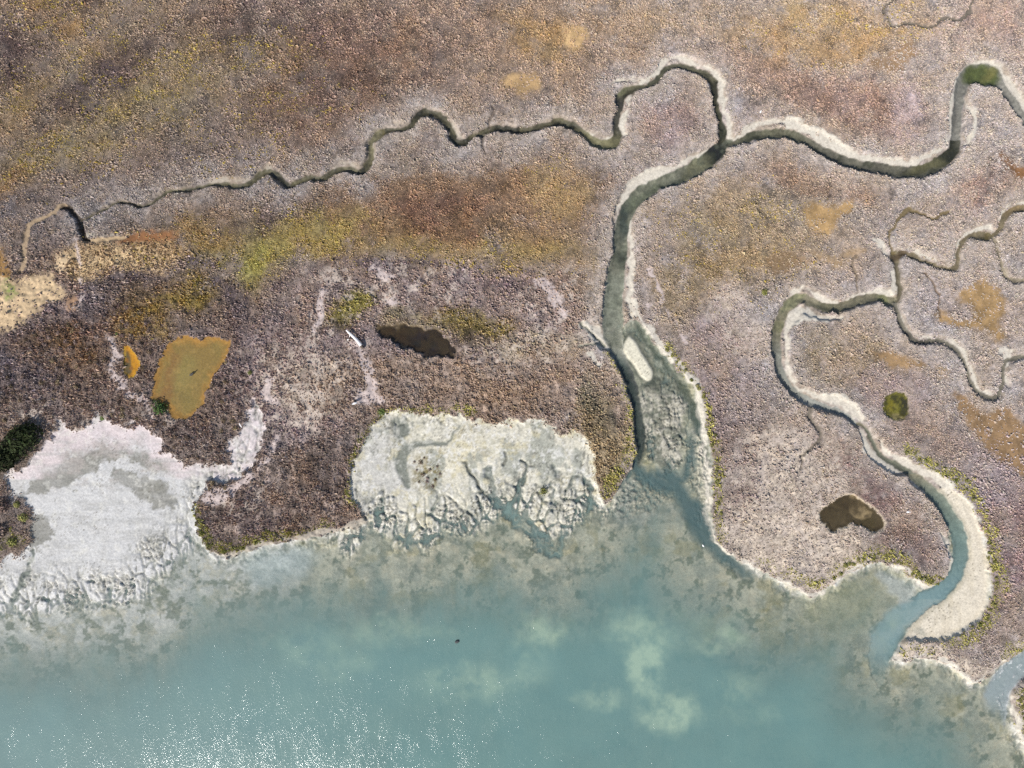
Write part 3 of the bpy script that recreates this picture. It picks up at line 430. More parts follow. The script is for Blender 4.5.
# sea bed further out
sb = sstep(-2, 10, shore + 4 * lump)
mud(sb, (174,172,150)); mud(sb * leftm * sstep(90, 30, shore) * .95, (186,186,178)); mud(sb * leftm * sstep(50, 100, shore) * .7, (140,142,128)); mud(sb * sstep(0, .6, fbm(14, 74, 4, .65)) * .55, (118,120,98)); mud(sb * sstep(.05, .45, fbm(9, 75, 4, .7)) * .5, (182,174,148)); mud(sb * sstep(.15, .5, fbm(11, 415, 4, .7)) * .8, (92,100,80)); mud(sb * sstep(.2, .5, fbm(26, 416, 4, .6)) * (1 - leftm) * .5, (146,138,98)); mud(sb * sstep(.15, .6, fbm(30, 76, 4, .65)) * .5, (128,134,122))
mud(ell(640, 505, 36, 18, 0, .6) * sb * .5, (150,152,146)); mud(ell(280, 565, 34, 14, -8, .6) * .8, (172,182,178)); mud(ell(845, 605, 40, 30, 0, .5) * sb * .7, (150,150,120))
mud(sstep(3, -4, spit) * .8, (176,180,172)); mud(sstep(3, -6, deep) * .85 * sstep(400, 440, GY), (76,92,90)); mud(sstep(1, -4, deep) * .8 * sstep(470, 410, GY), (78,86,72)); mud(sstep(4, -4, cf['corner']) * sstep(726, 695, GY) * .9, (178,184,182)); mud(sstep(2, -5, cf['channel']) * .9 * sstep(348, 378, GY), (64,72,62))
soil(inb, (0,0,0)); G += MUD * inb[..., None] * (1 + .06 * fine2 + .05 * lump)[..., None]
# banks and beds of the creeks
BANKC = np.where((GX > 560)[..., None], lin(214,206,190), lin(180,170,154))
bslope = sstep(bw * 1.1, bw * .6, chan) * (s_bay > -3)
soil(bslope * np.clip(.35 + .6 * fbm(9, 413, 3), 0, .7), (160,146,128))
bm = np.clip(bankm * (.97 + .2 * fbm(5, 380, 3)), 0, .97)[..., None] * (.92 + .1 * fine2)[..., None]
G[:] = G * (1 - bm) + BANKC * bm
BED = {'upper': (86,80,56), 'main': (126,126,106), 'channel': (62,68,60), 'east': (98,94,80), 'loop': (132,116,84), 'south_east': (132,122,90), 'east_small': (124,116,100), 'side': (160,144,118), 'corner': (176,182,182)}
bedm = sstep(.6, -.8, chan) * (cid >= 0) * np.where(GY > 600, sstep(-14, -4, s_bay), 1)
BC = np.zeros_like(T)
for n, i in CID.items(): BC[cid == i] = lin(*BED[n])
def bed(m, c, ids):
    m = (m * np.isin(cid, [CID[i] for i in ids]))[..., None]; BC[:] = BC * (1 - m) + lin(*c) * m
bed(sstep(0, .5, fbm(18, 100, 3)) * .8, (102,94,60), ['upper']); bed(sstep(.1, .5, fbm(14, 101, 3)) * .8, (44,42,28), ['upper'])
bed(ell(600, 142, 26, 12, 0, .4), (124,118,78), ['upper']); bed(ell(660, 80, 40, 18, 0, .5) * .6, (98,96,76), ['upper']); bed(ell(370, 150, 8, 16, 0, .5) * .8, (140,130,92), ['upper']); bed(ell(620, 112, 8, 20, 0, .5) * .7, (80,76,70), ['upper']); bed(ell(720, 125, 10, 25, 0, .4) * .8, (52,54,38), ['upper']); bed(ell(625, 92, 8, 6, 0, .4) * .9, (118,116,80), ['upper']); bed(sstep(8, -4, np.abs(GX - 380) - 20) * sstep(0, .5, fbm(8, 107, 3)) * .6, (120,106,46), ['upper'])
bed(sstep(375, 345, GY), (150,150,132), ['channel']); bed(ell(716, 155, 13, 15, 30, .35, XX=WX, YY=WY), (34,38,30), ['main', 'upper', 'east']); bed(ell(695, 170, 20, 10, -25, .5), (116,114,84), ['main']); bed(ell(668, 182, 16, 7, -30, .5) * .7, (74,80,58), ['main']); bed(ell(627, 213, 7, 24, 22, .5) * .9, (56,68,62), ['main']); bed(ell(645, 192, 14, 8, -35, .5) * .7, (114,122,92), ['main']); bed(ell(622, 256, 9, 8, 0, .5) * .9, (60,66,54), ['main']); bed(sstep(265, 285, GY) * .8, (138,142,124), ['main']); bed(sstep(320, 336, GY) * .8, (158,156,138), ['main']); bed(sstep(.1, .6, fbm(6, 102, 3)) * .5, (92,98,80), ['main'])
bed(sstep(10, -10, np.abs(GX - 770) - 40) * .7, (104,102,76), ['east']); bed(sstep(.1, .5, fbm(9, 103, 3)) * .7, (60,62,44), ['east']); bed(ell(925, 168, 26, 9, -14, .4), (96,92,58), ['east']); bed(ell(948, 156, 9, 12, 30, .4), (52,52,36), ['east']); bed((GY < 140) * (GX > 940) * 1., (132,128,120), ['east']); bed(ell(983, 76, 19, 12, 5, .25, XX=WX, YY=WY), (88,98,40), ['east']); bed(ell(990, 72, 10, 7, 0, .6) * .8, (128,122,48), ['east']); bed(ell(982, 87, 12, 4, 0, .5) * .8, (54,60,44), ['east'])
bed(ell(983, 235, 9, 5, 0, .5), (110,94,46), ['loop']); bed(ell(895, 256, 7, 7, 0, .5), (100,80,52), ['loop']); bed(ell(1015, 212, 16, 8, 0, .6) * .8, (142,116,70), ['loop']); bed((GY > 262) * (GX < 925) * .6, (112,102,80), ['loop'])
bed(ell(886, 300, 10, 6, 10, .5), (122,122,62), ['south_east']); bed(ell(796, 300, 14, 8, -30, .5) * .9, (138,136,88), ['south_east']); bed(ell(838, 309, 14, 7, 0, .5) * .8, (92,88,56), ['south_east']); bed(ell(862, 300, 18, 6, -10, .5) * .7, (112,104,78), ['south_east']); bed(ell(778, 330, 7, 14, 0, .5) * .8, (122,118,72), ['south_east']); bed(sstep(330, 360, GY) * (GX < 850) * .8, (134,136,126), ['south_east']); bed(sstep(390, 405, GY) * (GX < 858) * .8, (160,160,150), ['south_east']); bed(sstep(425, 430, GY) * (GY < 475) * .9, (104,106,84), ['south_east']); bed(sstep(470, 500, GY) * .8, (122,136,116), ['south_east']); bed(sstep(505, 545, GY) * .8, (112,138,130), ['south_east'])
bed(ell(920, 342, 20, 5, 0, .5) * .8, (70,64,56), ['east_small']); bed(ell(900, 325, 6, 14, -20, .5) * .8, (96,88,78), ['east_small'])
bl = BC.mean(-1, keepdims=True); BC = bl + (BC - bl) * .72
bm = bedm[..., None]; G[:] = G * (1 - bm) + BC * bm * (1 + .16 * fine2 + .3 * fbm(7, 390, 4, .7))[..., None]
dm = sstep(.9, -.3, drain)[..., None] * .9; G[:] = G * (1 - dm) + DR * dm
POOLC = {'amber_pool': (144,120,70), 'orange_pool': (196,138,36), 'dark_pool': (46,37,26), 'brown_pool': (92,80,58), 'green_pool': (104,100,34)}
for n, c in POOLC.items(): soil(sstep(.8, -.8, pf[n]), c)
p = pf['amber_pool']; soil(sstep(-9, -1, p + 3 * pn2) * sstep(1, -.5, p) * .75, (172,126,60)); soil(ell(166, 378, 9, 30, 12, .5) * (p < 0) * .6, (140,98,60)); soil(ell(185, 375, 16, 20, 0, .6) * (p < 0) * .5, (150,138,84)); soil(ell(161, 408, 9, 6, 40, .4) * (p < 1.5), (70,86,40)); soil(sstep(.2,.6,fbm(10, 108, 4)) * (p < -2) * .4, (134,118,66))
soil(sstep(.15, .5, fbm(5, 419, 4, .7)) * (p < -1) * .35, (174,144,86)); soil(sstep(.1, .5, fbm(22, 420, 3)) * (p < -3) * .45, (128,112,70))
p = pf['orange_pool']; soil(ell(126.5, 364, 5, 13, 0, .35, XX=WX, YY=WY) * (p < 1), (104,90,62)); soil(sstep(0, .5, fbm(4, 462, 3)) * (p < 0) * .5, (176,112,34)); soil(sstep(-2, 0, p) * sstep(1, 0, p) * .7, (196,160,50))
p = pf['brown_pool']; soil(sstep(-.1, .1, ell(864, 504, 13, 8, 38, .8) - .45 + .2 * pn2) * (p < 1), (176,154,118)); soil(ell(850, 505, 14, 8, 10, .6) * (p < 0) * .8, (70,58,40)); soil(ell(872, 520, 6, 8, 0, .6) * (p < 0) * .6, (88,76,40)); soil(sstep(-1, .5, p) * sstep(3, 1, p) * .8, (200,184,160))
p = pf['brown_pool']; soil(sstep(.0, .5, fbm(6, 423, 4, .7)) * (p < 0) * .6, (60,50,34))
p = pf['dark_pool']; soil(sstep(7, 0, p + 4 * fbm(8, 391, 3)) * sstep(346, 334, GY - (GX - 415) * .2) * .75 * sstep(-2, .5, p), (112,96,72)); soil(ell(398, 326, 22, 4, 5, .6) * (p < 1) * .6, (86,72,50)); soil(ell(450, 352, 10, 6, 0, .6) * (p < 0) * .5, (96,82,64)); soil(ell(415, 345, 26, 6, 14, .5) * (p < 0), (34,28,22))
p = pf['green_pool']; soil(ell(904, 404, 4, 9, 0, .5, XX=WX, YY=WY) * (p < 0) * .9, (44,42,18)); soil(ell(893, 396, 8, 3, 0, .5, XX=WX, YY=WY) * (p < 0) * .8, (62,60,26)); soil(ell(896, 417, 9, 3.5, 0, .4, XX=WX, YY=WY) * (p < 1.5), (158,144,98)); soil(ell(894, 404, 5, 7, 0, .6) * (p < 0) * .7, (140,128,44)); soil(sstep(.0, .4, fbm(4, 421, 3, .7)) * (p < .5) * .7, (66,62,26)); soil(sstep(.1, .5, fbm(3, 422, 3, .7)) * (p < .5) * .5, (150,142,70))
soil(ell(14, 290, 9, 6, -10, .4) * (.5 + .8 * fine2), (140,150,84))
speck = (np.random.RandomState(5).rand(*GX.shape) > .965) & (s_bay < 0) & (z > SEA + .03)
spk = sstep(-.1, .4, fbm(26, 79, 3)) * speck * (shore < -2); soil(spk * .75, (104,96,80))
albedo = np.clip(G * K, 0.012, .62)

# ----------------------------------------------------------------------------------------------- mesh helpers
def mesh_obj(name, co, faces, mats, attrs=None, smooth=True, fattrs=None):
    me = bpy.data.meshes.new(name); n = len(co)
    me.vertices.add(n); me.vertices.foreach_set('co', np.ascontiguousarray(co, np.float32).ravel())
    k = faces.shape[1]; f = len(faces)
    me.loops.add(f * k); me.loops.foreach_set('vertex_index', np.ascontiguousarray(faces, np.int32).ravel())
    me.polygons.add(f); me.polygons.foreach_set('loop_start', np.arange(0, f * k, k, dtype=np.int32))
    me.polygons.foreach_set('use_smooth', np.full(f, smooth, bool))
    me.update(calc_edges=True)
    for an, arr in (attrs or {}).items():
        if arr.ndim == 2:
            a = me.attributes.new(an, 'FLOAT_COLOR', 'POINT'); a.data.foreach_set('color', np.concatenate([arr, np.ones((n, 1))], 1).astype(np.float32).ravel())
        else:
            a = me.attributes.new(an, 'FLOAT', 'POINT'); a.data.foreach_set('value', arr.astype(np.float32))
    o = bpy.data.objects.new(name, me); COL.objects.link(o)
    for m in (mats if isinstance(mats, list) else [mats]): me.materials.append(m)
    return o
def tag(o, label, cat=None, kind=None, group=None):
    o['label'] = label
    if cat: o['category'] = cat
    if kind: o['kind'] = kind
    if group: o['group'] = group
    return o
IDX = np.arange(NX * NY, dtype=np.int32).reshape(NY, NX)
QUADS = np.stack([IDX[1:, :-1], IDX[1:, 1:], IDX[:-1, 1:], IDX[:-1, :-1]], -1)
CO = np.stack([wx(GX), wy(GY), z], -1).reshape(-1, 3)
ALB = albedo.reshape(-1, 3)
WETA = np.clip(np.maximum.reduce([sstep(.25, 0, z - SEA) * inb, bedm, sstep(1, -1, pool_b) * .8]), 0, 1).reshape(-1)
def sub_mesh(name, mask_faces, mat):
    q = QUADS[mask_faces]; u, inv = np.unique(q, return_inverse=True)
    return mesh_obj(name, CO[u], inv.reshape(-1, 4), mat, {'albedo': ALB[u], 'wet': WETA[u]})

# ----------------------------------------------------------------------------------------------- materials
def new_mat(name):
    m = bpy.data.materials.new(name); m.use_nodes = True; nt = m.node_tree; nt.nodes.clear(); return m, nt, nt.nodes, nt.links
def N(nodes, t, **kw):
    n = nodes.new(t)
    for k, v in kw.items():
        if k in n.inputs.keys(): n.inputs[k].default_value = v
        else: setattr(n, k, v)
    return n
def ground_material():
    m, nt, nd, lk = new_mat('estuary_ground')
    out = N(nd, 'ShaderNodeOutputMaterial'); b = N(nd, 'ShaderNodeBsdfPrincipled')
    at = N(nd, 'ShaderNodeAttribute', attribute_name='albedo'); wt = N(nd, 'ShaderNodeAttribute', attribute_name='wet')
    geo = N(nd, 'ShaderNodeNewGeometry')
    n1 = N(nd, 'ShaderNodeTexNoise', Scale=3.2, Detail=5.0, Roughness=.65); lk.new(geo.outputs['Position'], n1.inputs['Vector'])
    mr = N(nd, 'ShaderNodeMapRange'); mr.inputs['From Min'].default_value = .3; mr.inputs['From Max'].default_value = .7; mr.inputs['To Min'].default_value = .78; mr.inputs['To Max'].default_value = 1.2
    lk.new(n1.outputs['Fac'], mr.inputs['Value'])
    mx = N(nd, 'ShaderNodeVectorMath', operation='SCALE'); lk.new(at.outputs['Color'], mx.inputs[0]); lk.new(mr.outputs['Result'], mx.inputs['Scale'])
    lk.new(mx.outputs[0], b.inputs['Base Color'])
    rr = N(nd, 'ShaderNodeMapRange'); rr.inputs['To Min'].default_value = .95; rr.inputs['To Max'].default_value = .55; lk.new(wt.outputs['Fac'], rr.inputs['Value']); lk.new(rr.outputs['Result'], b.inputs['Roughness'])
    b.inputs['Specular IOR Level'].default_value = .2
    bp = N(nd, 'ShaderNodeBump', Strength=.55, Distance=.07)
    n2 = N(nd, 'ShaderNodeTexNoise', Scale=4.5, Detail=4.0, Roughness=.6); lk.new(geo.outputs['Position'], n2.inputs['Vector'])
    lk.new(n2.outputs['Fac'], bp.inputs['Height']); lk.new(bp.outputs['Normal'], b.inputs['Normal'])
    lk.new(b.outputs[0], out.inputs['Surface']); return m
GROUND = ground_material()
def plant_material(name, attr=True, base=None, var=.3):
    m, nt, nd, lk = new_mat(name)
    out = N(nd, 'ShaderNodeOutputMaterial'); b = N(nd, 'ShaderNodeBsdfPrincipled', Roughness=.85); b.inputs['Specular IOR Level'].default_value = .15
    at = N(nd, 'ShaderNodeAttribute', attribute_name='albedo'); src = at.outputs['Color']
    if not attr:
        oi = N(nd, 'ShaderNodeObjectInfo'); rp = N(nd, 'ShaderNodeValToRGB'); el = rp.color_ramp.elements
        el[0].color = (*base[0], 1); el[1].color = (*base[-1], 1)
        for i, c in enumerate(base[1:-1]): e = el.new((i + 1) / (len(base) - 1)); e.color = (*c, 1)
        lk.new(oi.outputs['Random'], rp.inputs['Fac'])
        mm = N(nd, 'ShaderNodeMix', data_type='RGBA', blend_type='MULTIPLY'); mm.inputs['Factor'].default_value = 1
        lk.new(rp.outputs['Color'], mm.inputs['A']); lk.new(at.outputs['Color'], mm.inputs['B']); src = mm.outputs['Result']
    lk.new(src, b.inputs['Base Color']); lk.new(b.outputs[0], out.inputs['Surface']); return m
def water_material(name, teal, plume, wave_scale, wave_dist, rough, tint=(1, 1, 1)):
    m, nt, nd, lk = new_mat(name)
    out = N(nd, 'ShaderNodeOutputMaterial'); geo = N(nd, 'ShaderNodeNewGeometry')
    tr = N(nd, 'ShaderNodeBsdfTransparent'); tr.inputs['Color'].default_value = (*tint, 1)
    df = N(nd, 'ShaderNodeBsdfDiffuse')
    tb = N(nd, 'ShaderNodeAttribute', attribute_name='turbidity'); pl = N(nd, 'ShaderNodeAttribute', attribute_name='plume')
    nz = N(nd, 'ShaderNodeTexNoise', Scale=.14, Detail=8.0, Roughness=.68); lk.new(geo.outputs['Position'], nz.inputs['Vector'])
    ad = N(nd, 'ShaderNodeMath', operation='MULTIPLY_ADD'); lk.new(nz.outputs['Fac'], ad.inputs[0]); ad.inputs[1].default_value = .36; lk.new(pl.outputs['Fac'], ad.inputs[2])
    sb = N(nd, 'ShaderNodeMath', operation='SUBTRACT', use_clamp=True); lk.new(ad.outputs[0], sb.inputs[0]); sb.inputs[1].default_value = .13
    
    sc_ = N(nd, 'ShaderNodeAttribute', attribute_name='suspended');     mm2 = N(nd, 'ShaderNodeMix', data_type='RGBA'); lk.new(sb.outputs[0], mm2.inputs['Factor']); lk.new(sc_.outputs['Color'], mm2.inputs['A']); mm2.inputs['B'].default_value = (*plume, 1); lk.new(mm2.outputs['Result'], df.inputs['Color'])
    m1 = N(nd, 'ShaderNodeMixShader'); lk.new(tb.outputs['Fac'], m1.inputs['Fac']); lk.new(tr.outputs[0], m1.inputs[1]); lk.new(df.outputs[0], m1.inputs[2])
    gl = N(nd, 'ShaderNodeBsdfGlossy', Roughness=rough)
    mp = N(nd, 'ShaderNodeMapping'); mp.inputs['Rotation'].default_value = (0, 0, math.radians(12)); mp.inputs['Scale'].default_value = (1.45, .5, 1); lk.new(geo.outputs['Position'], mp.inputs['Vector'])
    w1 = N(nd, 'ShaderNodeTexNoise', Scale=wave_scale, Detail=3.0, Roughness=.6); lk.new(mp.outputs[0], w1.inputs['Vector'])
    bp = N(nd, 'ShaderNodeBump', Strength=1.0, Distance=wave_dist)
    pt = N(nd, 'ShaderNodeTexNoise', Scale=.5, Detail=5.0, Roughness=.75); lk.new(mp.outputs[0], pt.inputs['Vector'])
    pr = N(nd, 'ShaderNodeMapRange'); pr.inputs['From Min'].default_value = .35; pr.inputs['From Max'].default_value = .8; pr.inputs['To Min'].default_value = .35; pr.inputs['To Max'].default_value = 1.9; lk.new(pt.outputs['Fac'], pr.inputs['Value'])
    wm = N(nd, 'ShaderNodeMath', operation='MULTIPLY'); lk.new(w1.outputs['Fac'], wm.inputs[0]); lk.new(pr.outputs['Result'], wm.inputs[1]); lk.new(wm.outputs[0], bp.inputs['Height'])
    lk.new(bp.outputs['Normal'], gl.inputs['Normal'])
    b2 = N(nd, 'ShaderNodeBump', Strength=.55, Distance=wave_dist * 1.2); lk.new(wm.outputs[0], b2.inputs['Height']); lk.new(b2.outputs['Normal'], df.inputs['Normal'])
    dt = N(nd, 'ShaderNodeVectorMath', operation='DOT_PRODUCT'); lk.new(bp.outputs['Normal'], dt.inputs[0]); lk.new(geo.outputs['Incoming'], dt.inputs[1])
    ab = N(nd, 'ShaderNodeMath', operation='ABSOLUTE'); lk.new(dt.outputs['Value'], ab.inputs[0])
    om = N(nd, 'ShaderNodeMath', operation='SUBTRACT', use_clamp=True); om.inputs[0].default_value = 1; lk.new(ab.outputs[0], om.inputs[1])
    pw = N(nd, 'ShaderNodeMath', operation='POWER'); lk.new(om.outputs[0], pw.inputs[0]); pw.inputs[1].default_value = 5
    fr = N(nd, 'ShaderNodeMath', operation='MULTIPLY_ADD', use_clamp=True); lk.new(pw.outputs[0], fr.inputs[0]); fr.inputs[1].default_value = .98; fr.inputs[2].default_value = .02
    m2 = N(nd, 'ShaderNodeMixShader'); lk.new(fr.outputs[0], m2.inputs['Fac']); lk.new(m1.outputs[0], m2.inputs[1]); lk.new(gl.outputs[0], m2.inputs[2])
    lk.new(m2.outputs[0], out.inputs['Surface']); return m
TEAL = tuple(lin(108,142,138) * .63); PLUME = tuple(lin(158,182,162) * .62)
SEAW = water_material('bay_water', TEAL, PLUME, 6.0, .029, .125)
CREEKW = water_material('creek_water', tuple(lin(120,126,100) * .6), tuple(lin(120,126,100) * .6), 2.0, .01, .1, (.97, .97, .94))

# ----------------------------------------------------------------------------------------------- terrain objects by cover
fc = lambda a: a[:-1, :-1]
cls = np.zeros((NY - 1, NX - 1), np.int16)
cls[fc(s_bay) < 0] = 1
cls[(fc(bankm) > .55) & (fc(s_bay) > -6)] = 2
for k, n in enumerate(('island', 'creek_bank', 'flat')): cls[(fc(dryf[n]) < .5) & (fc(s_bay) < 0)] = 3 + k
cls[fc(pathm) > .5] = 6
cls[(fc(chan) < .3) & ((fc(s_bay) > -6) | (fc(GY) < 600))] = 7
for i in range(len(PANS)): cls[(fc(panid) == i) & (fc(s_bay) > 0)] = 20 + i
for i, n in enumerate(POOLS): cls[fc(pf[n]) < .5] = 50 + i
NAMES = {0: ('marsh_ground', 'silty purple brown saltmarsh ground under the plants', 'ground'), 1: ('bay_mudflat', 'pale ridged tidal mud sloping under the turquoise bay', 'mudflat'),
 2: ('creek_bank', 'bare cream coloured mud banks edging the tidal creeks', 'bank'), 3: ('sandbar_island', 'small cream lozenge shaped sandbar at the mouth of the main creek', 'sandbar'),
 4: ('sandbank', 'wide crescent of bare sand inside the last bend of the creek', 'sandbank'), 5: ('creek_mudflat', 'pitted grey mud tongue between two channels at the creek mouth', 'mudflat'),
 6: ('sandy_path', 'pinkish bare sandy tracks through the marsh scrub', 'path'), 7: ('creek_bed', 'muddy olive beds of the winding tidal creeks', 'creek bed')}
for i, (p, c, lab, st) in enumerate(PANS): NAMES[20 + i] = ('salt_pan', lab, 'salt pan')
for i, n in enumerate(POOLS): NAMES[50 + i] = (n.replace('_pool', '') + '_pool_bed', 'muddy bed under the ' + POOLS[n][3], 'pool bed')
for k, (n, lab, cat) in NAMES.items():
    mk = cls == k
    if mk.sum() > 3: tag(sub_mesh(n, mk, GROUND), lab, cat, 'structure')

# ----------------------------------------------------------------------------------------------- water sheets
def sheet(name, mask_v, level, mat, turb, plume, label, cat='water', susp=None):
    mk = mask_v[:-1, :-1] | mask_v[1:, :-1] | mask_v[:-1, 1:] | mask_v[1:, 1:]
    if mk.sum() == 0: return
    q = QUADS[mk]; u, inv = np.unique(q, return_inverse=True)
    co = CO[u].copy(); co[:, 2] = level
    o = mesh_obj(name, co, inv.reshape(-1, 4), mat, {'turbidity': turb.reshape(-1)[u], 'plume': plume.reshape(-1)[u], 'suspended': (np.broadcast_to(lin(120,126,100) * .6, GX.shape + (3,)) if susp is None else susp).reshape(-1, 3)[u]})
    return tag(o, label, cat, 'structure')
inner = (GX > X0 - 1) & (GX < X1 + 1) & (GY > Y0 - 1) & (GY < Y1 + 1)
depth = np.clip(SEA - z, 0, 9)
plume = np.zeros(GX.shape, np.float32)
for a, s in [((543,637,26,20,0),.9),((640,640,34,18,10),.7),((650,672,16,40,-8),1.),((672,715,22,20,20),1.),((716,642,26,12,10),.9),((480,682,50,14,-8),.55),((600,700,24,10,0),.5),((738,692,18,14,0),.45),((390,635,50,14,0),.45),((310,650,30,18,0),.3),((340,668,25,10,0),.3),((700,620,70,10,0),.3),((745,720,30,8,10),.25),((900,636,26,20,0),.35)]:
    plume = np.maximum(plume, ell(*a, .7) * s)
plume = plume * np.clip(.7 + .8 * fbm(16, 417, 4, .65), .1, 1.25)
turb = 1 - np.exp(-depth / .75)
turb = np.clip(.06 + .94 * turb, 0, .97)
bay_mask = (z < SEA + .03) & ((s_bay < 3) | (WL == np.float32(SEA)) & (chan < 3) )
SUSP = np.empty_like(T); SUSP[:] = TEAL
def susp(m, c):
    m = np.clip(m, 0, 1)[..., None]; SUSP[:] = SUSP * (1 - m) + lin(*c) * .62 * m
susp(sstep(520, 0, GX) * .6, (126,150,148)); susp(sstep(110, 20, shore) * .8, (124,142,134))
susp(sstep(3, -6, deep) * sstep(620, 560, GY) * .85, (82,110,112)); susp(sstep(3, -4, deep) * sstep(460, 400, GY), (92,102,88)); susp(sstep(5, 0, cf['channel']) * sstep(350, 375, GY), (58,70,64)); susp(sstep(5, 0, cf['channel']) * sstep(365, 350, GY), (138,140,122))
inse = sstep(6 + 4 * sstep(590, 630, GY), -6 * sstep(590, 630, GY), cf['south_east'] + 4 * fbm(14, 475, 3) * sstep(590, 630, GY)); fadeS = sstep(692, 635, GY); susp(inse * fadeS, (138,168,170)); susp(inse * sstep(600, 530, GY), (126,150,140)); susp(inse * sstep(510, 470, GY), (128,132,112)); susp(sstep(5, -4, cf['corner']) * sstep(724, 690, GY), (160,174,174))
tse = .03 + .09 * sstep(380, 470, GY) + .5 * sstep(470, 620, GY); kse = sstep(1 + 5 * sstep(590, 630, GY), -5 - 5 * sstep(590, 630, GY), cf['south_east'] + 4 * fbm(14, 475, 3) * sstep(590, 630, GY)) * sstep(694, 635, GY); turb = turb * (1 - kse) + np.maximum(turb * np.where(GY < 450, .25, .6), tse) * kse
kco = sstep(1, -5, cf['corner']) * sstep(726, 690, GY); turb = turb * (1 - kco) + .55 * kco
sheet('bay_water', bay_mask, SEA, SEAW, turb, plume, 'turquoise tidal bay water with pale silt clouds and sun glitter', susp=SUSP)
LABC = {'upper': 'dark olive water of the narrow winding creek crossing the upper marsh', 'main': 'murky grey green water of the wide main creek', 'east': 'dark water of the broad creek swinging round the green algae bend',
        'loop': 'thin brown water of the looping side creek', 'east_small': 'shallow grey water of the small creek between tan pans', 'side': 'trickle of water in the side creek at the marsh edge'}
for n, (pts, wl) in CREEKS.items():
    if wl == SEA: continue
    mk = (cid == CID[n]) & (chan < 1.6) & (z < wl + .06) & inner
    tb = np.full(GX.shape, .02, np.float32)
    sheet(n + '_creek_water' if n not in ('side', 'loop') else n + '_channel_water', mk, wl, CREEKW, tb, np.zeros_like(tb), LABC[n])
for n, (pts, wl, dep, lab) in POOLS.items():
    mk = (pf[n] < 1.8); tq, cq = {'dark_pool': (.55, (66,52,36)), 'brown_pool': (.45, (84,70,48)), 'green_pool': (.1, (92,92,40))}.get(n, (.02, (150,130,80)))
    tqa = tq * sstep(0, -3.5, pf[n]) * np.clip(.8 + .8 * fbm(7, 474, 3), .2, 1.2); sheet(n, mk, wl, CREEKW, np.clip(tqa, 0, 1), np.zeros(GX.shape, np.float32), lab, 'pool', susp=np.broadcast_to(lin(*cq) * .6, GX.shape + (3,)))

# ----------------------------------------------------------------------------------------------- low saltmarsh plants (nobody could count them)
def sample(a, px, py):
    fx = np.interp(px, gx, np.arange(NX)); fy = np.interp(py, gy, np.arange(NY))
    ix = np.clip(fx.astype(int), 0, NX - 2); iy = np.clip(fy.astype(int), 0, NY - 2); u = fx - ix; v = fy - iy
    if a.ndim == 3: u = u[:, None]; v = v[:, None]
    return (a[iy, ix] * (1 - u) + a[iy, ix + 1] * u) * (1 - v) + (a[iy + 1, ix] * (1 - u) + a[iy + 1, ix + 1] * u) * v
bedge = np.minimum(np.where(z > -.22, 9, 0), 9)
dens = np.ones(GX.shape, np.float32)
dens *= sstep(-.46, -.28, z) * sstep(-4.5, 1.2, s_bay + 2.5 * vnoise(4, 440))
dens *= 1 - np.clip(bankm * 1.0, 0, .96)
dens *= 1 - np.clip(pans, 0, 1) * (.90 - .5 * sstep(.1, .6, fbm(9, 191, 3)) * (GX > 300))
dens *= 1 - np.clip(pathm, 0, 1) * .85
for n in pf: dens *= sstep(-.5, 1.2, pf[n])
dens *= sstep(-.3, .9, drain)
dens *= 1 - .5 * np.clip(SILT, 0, 1); dens *= 1 - .55 * np.clip(BROKEN, 0, 1)
scrubm = np.maximum(np.maximum(SCRUB, HUMMOCK * .75), ell(745, 440, 60, 80, 0, .5) * .6)
scrubm = np.maximum(scrubm, ell(1000, 520, 50, 100, 0, .4) * .6)
GREENS = [[(664,346,3),(680,364,3),(696,384,4),(704,400,4),(711,430,4),(716,455,4),(718,485,4),(717,515,3),(722,538,3)],[(760,562,2),(790,578,3),(812,586,3),(828,578,4),(846,563,5),(866,556,5),(884,555,4),(903,562,4),(916,574,5),(932,582,4),(942,576,3)],
          [(908,452,3),(925,459,4),(945,470,4),(962,484,4),(976,500,4),(986,525,4),(990,555,4),(996,575,5),(994,600,4),(986,620,4),(970,632,4),(945,644,3)],[(199,515,3),(204,535,4),(213,547,5),(225,551,5),(240,548,4),(262,539,4),(295,534,4),(330,528,4)],
          [(612,352,3),(622,376,4),(628,400,4),(631,430,4),(628,455,5),(618,475,5),(608,492,4)],[(1018,690,5),(1020,710,6),(1024,730,6),(1040,750,8)],[(350,500,2),(354,470,2),(364,445,2),(376,425,3),(388,414,3)],[(386,412,3),(420,408,3),(470,414,3)],
          [(895,656,3),(910,650,5),(930,652,3)], [(1010,655,4),(1022,648,4)], [(0,548,4),(8,535,4),(20,540,5)]]
greenl = np.full(GX.shape, 20., np.float32)
for p in GREENS: greenl = np.minimum(greenl, line_field(p, XX=WX2 * .5 + GX * .5, YY=WY2 * .5 + GY * .5, pad=20)[0])
greenm = sstep(3.5, -2.5, greenl - 1.8 + 3 * fbm(9, 130, 3))
SZN = fbm(11, 410, 3, .65); GAP = np.clip(.95 + .7 * fbm(5, 411, 3, .65), .25, 1)
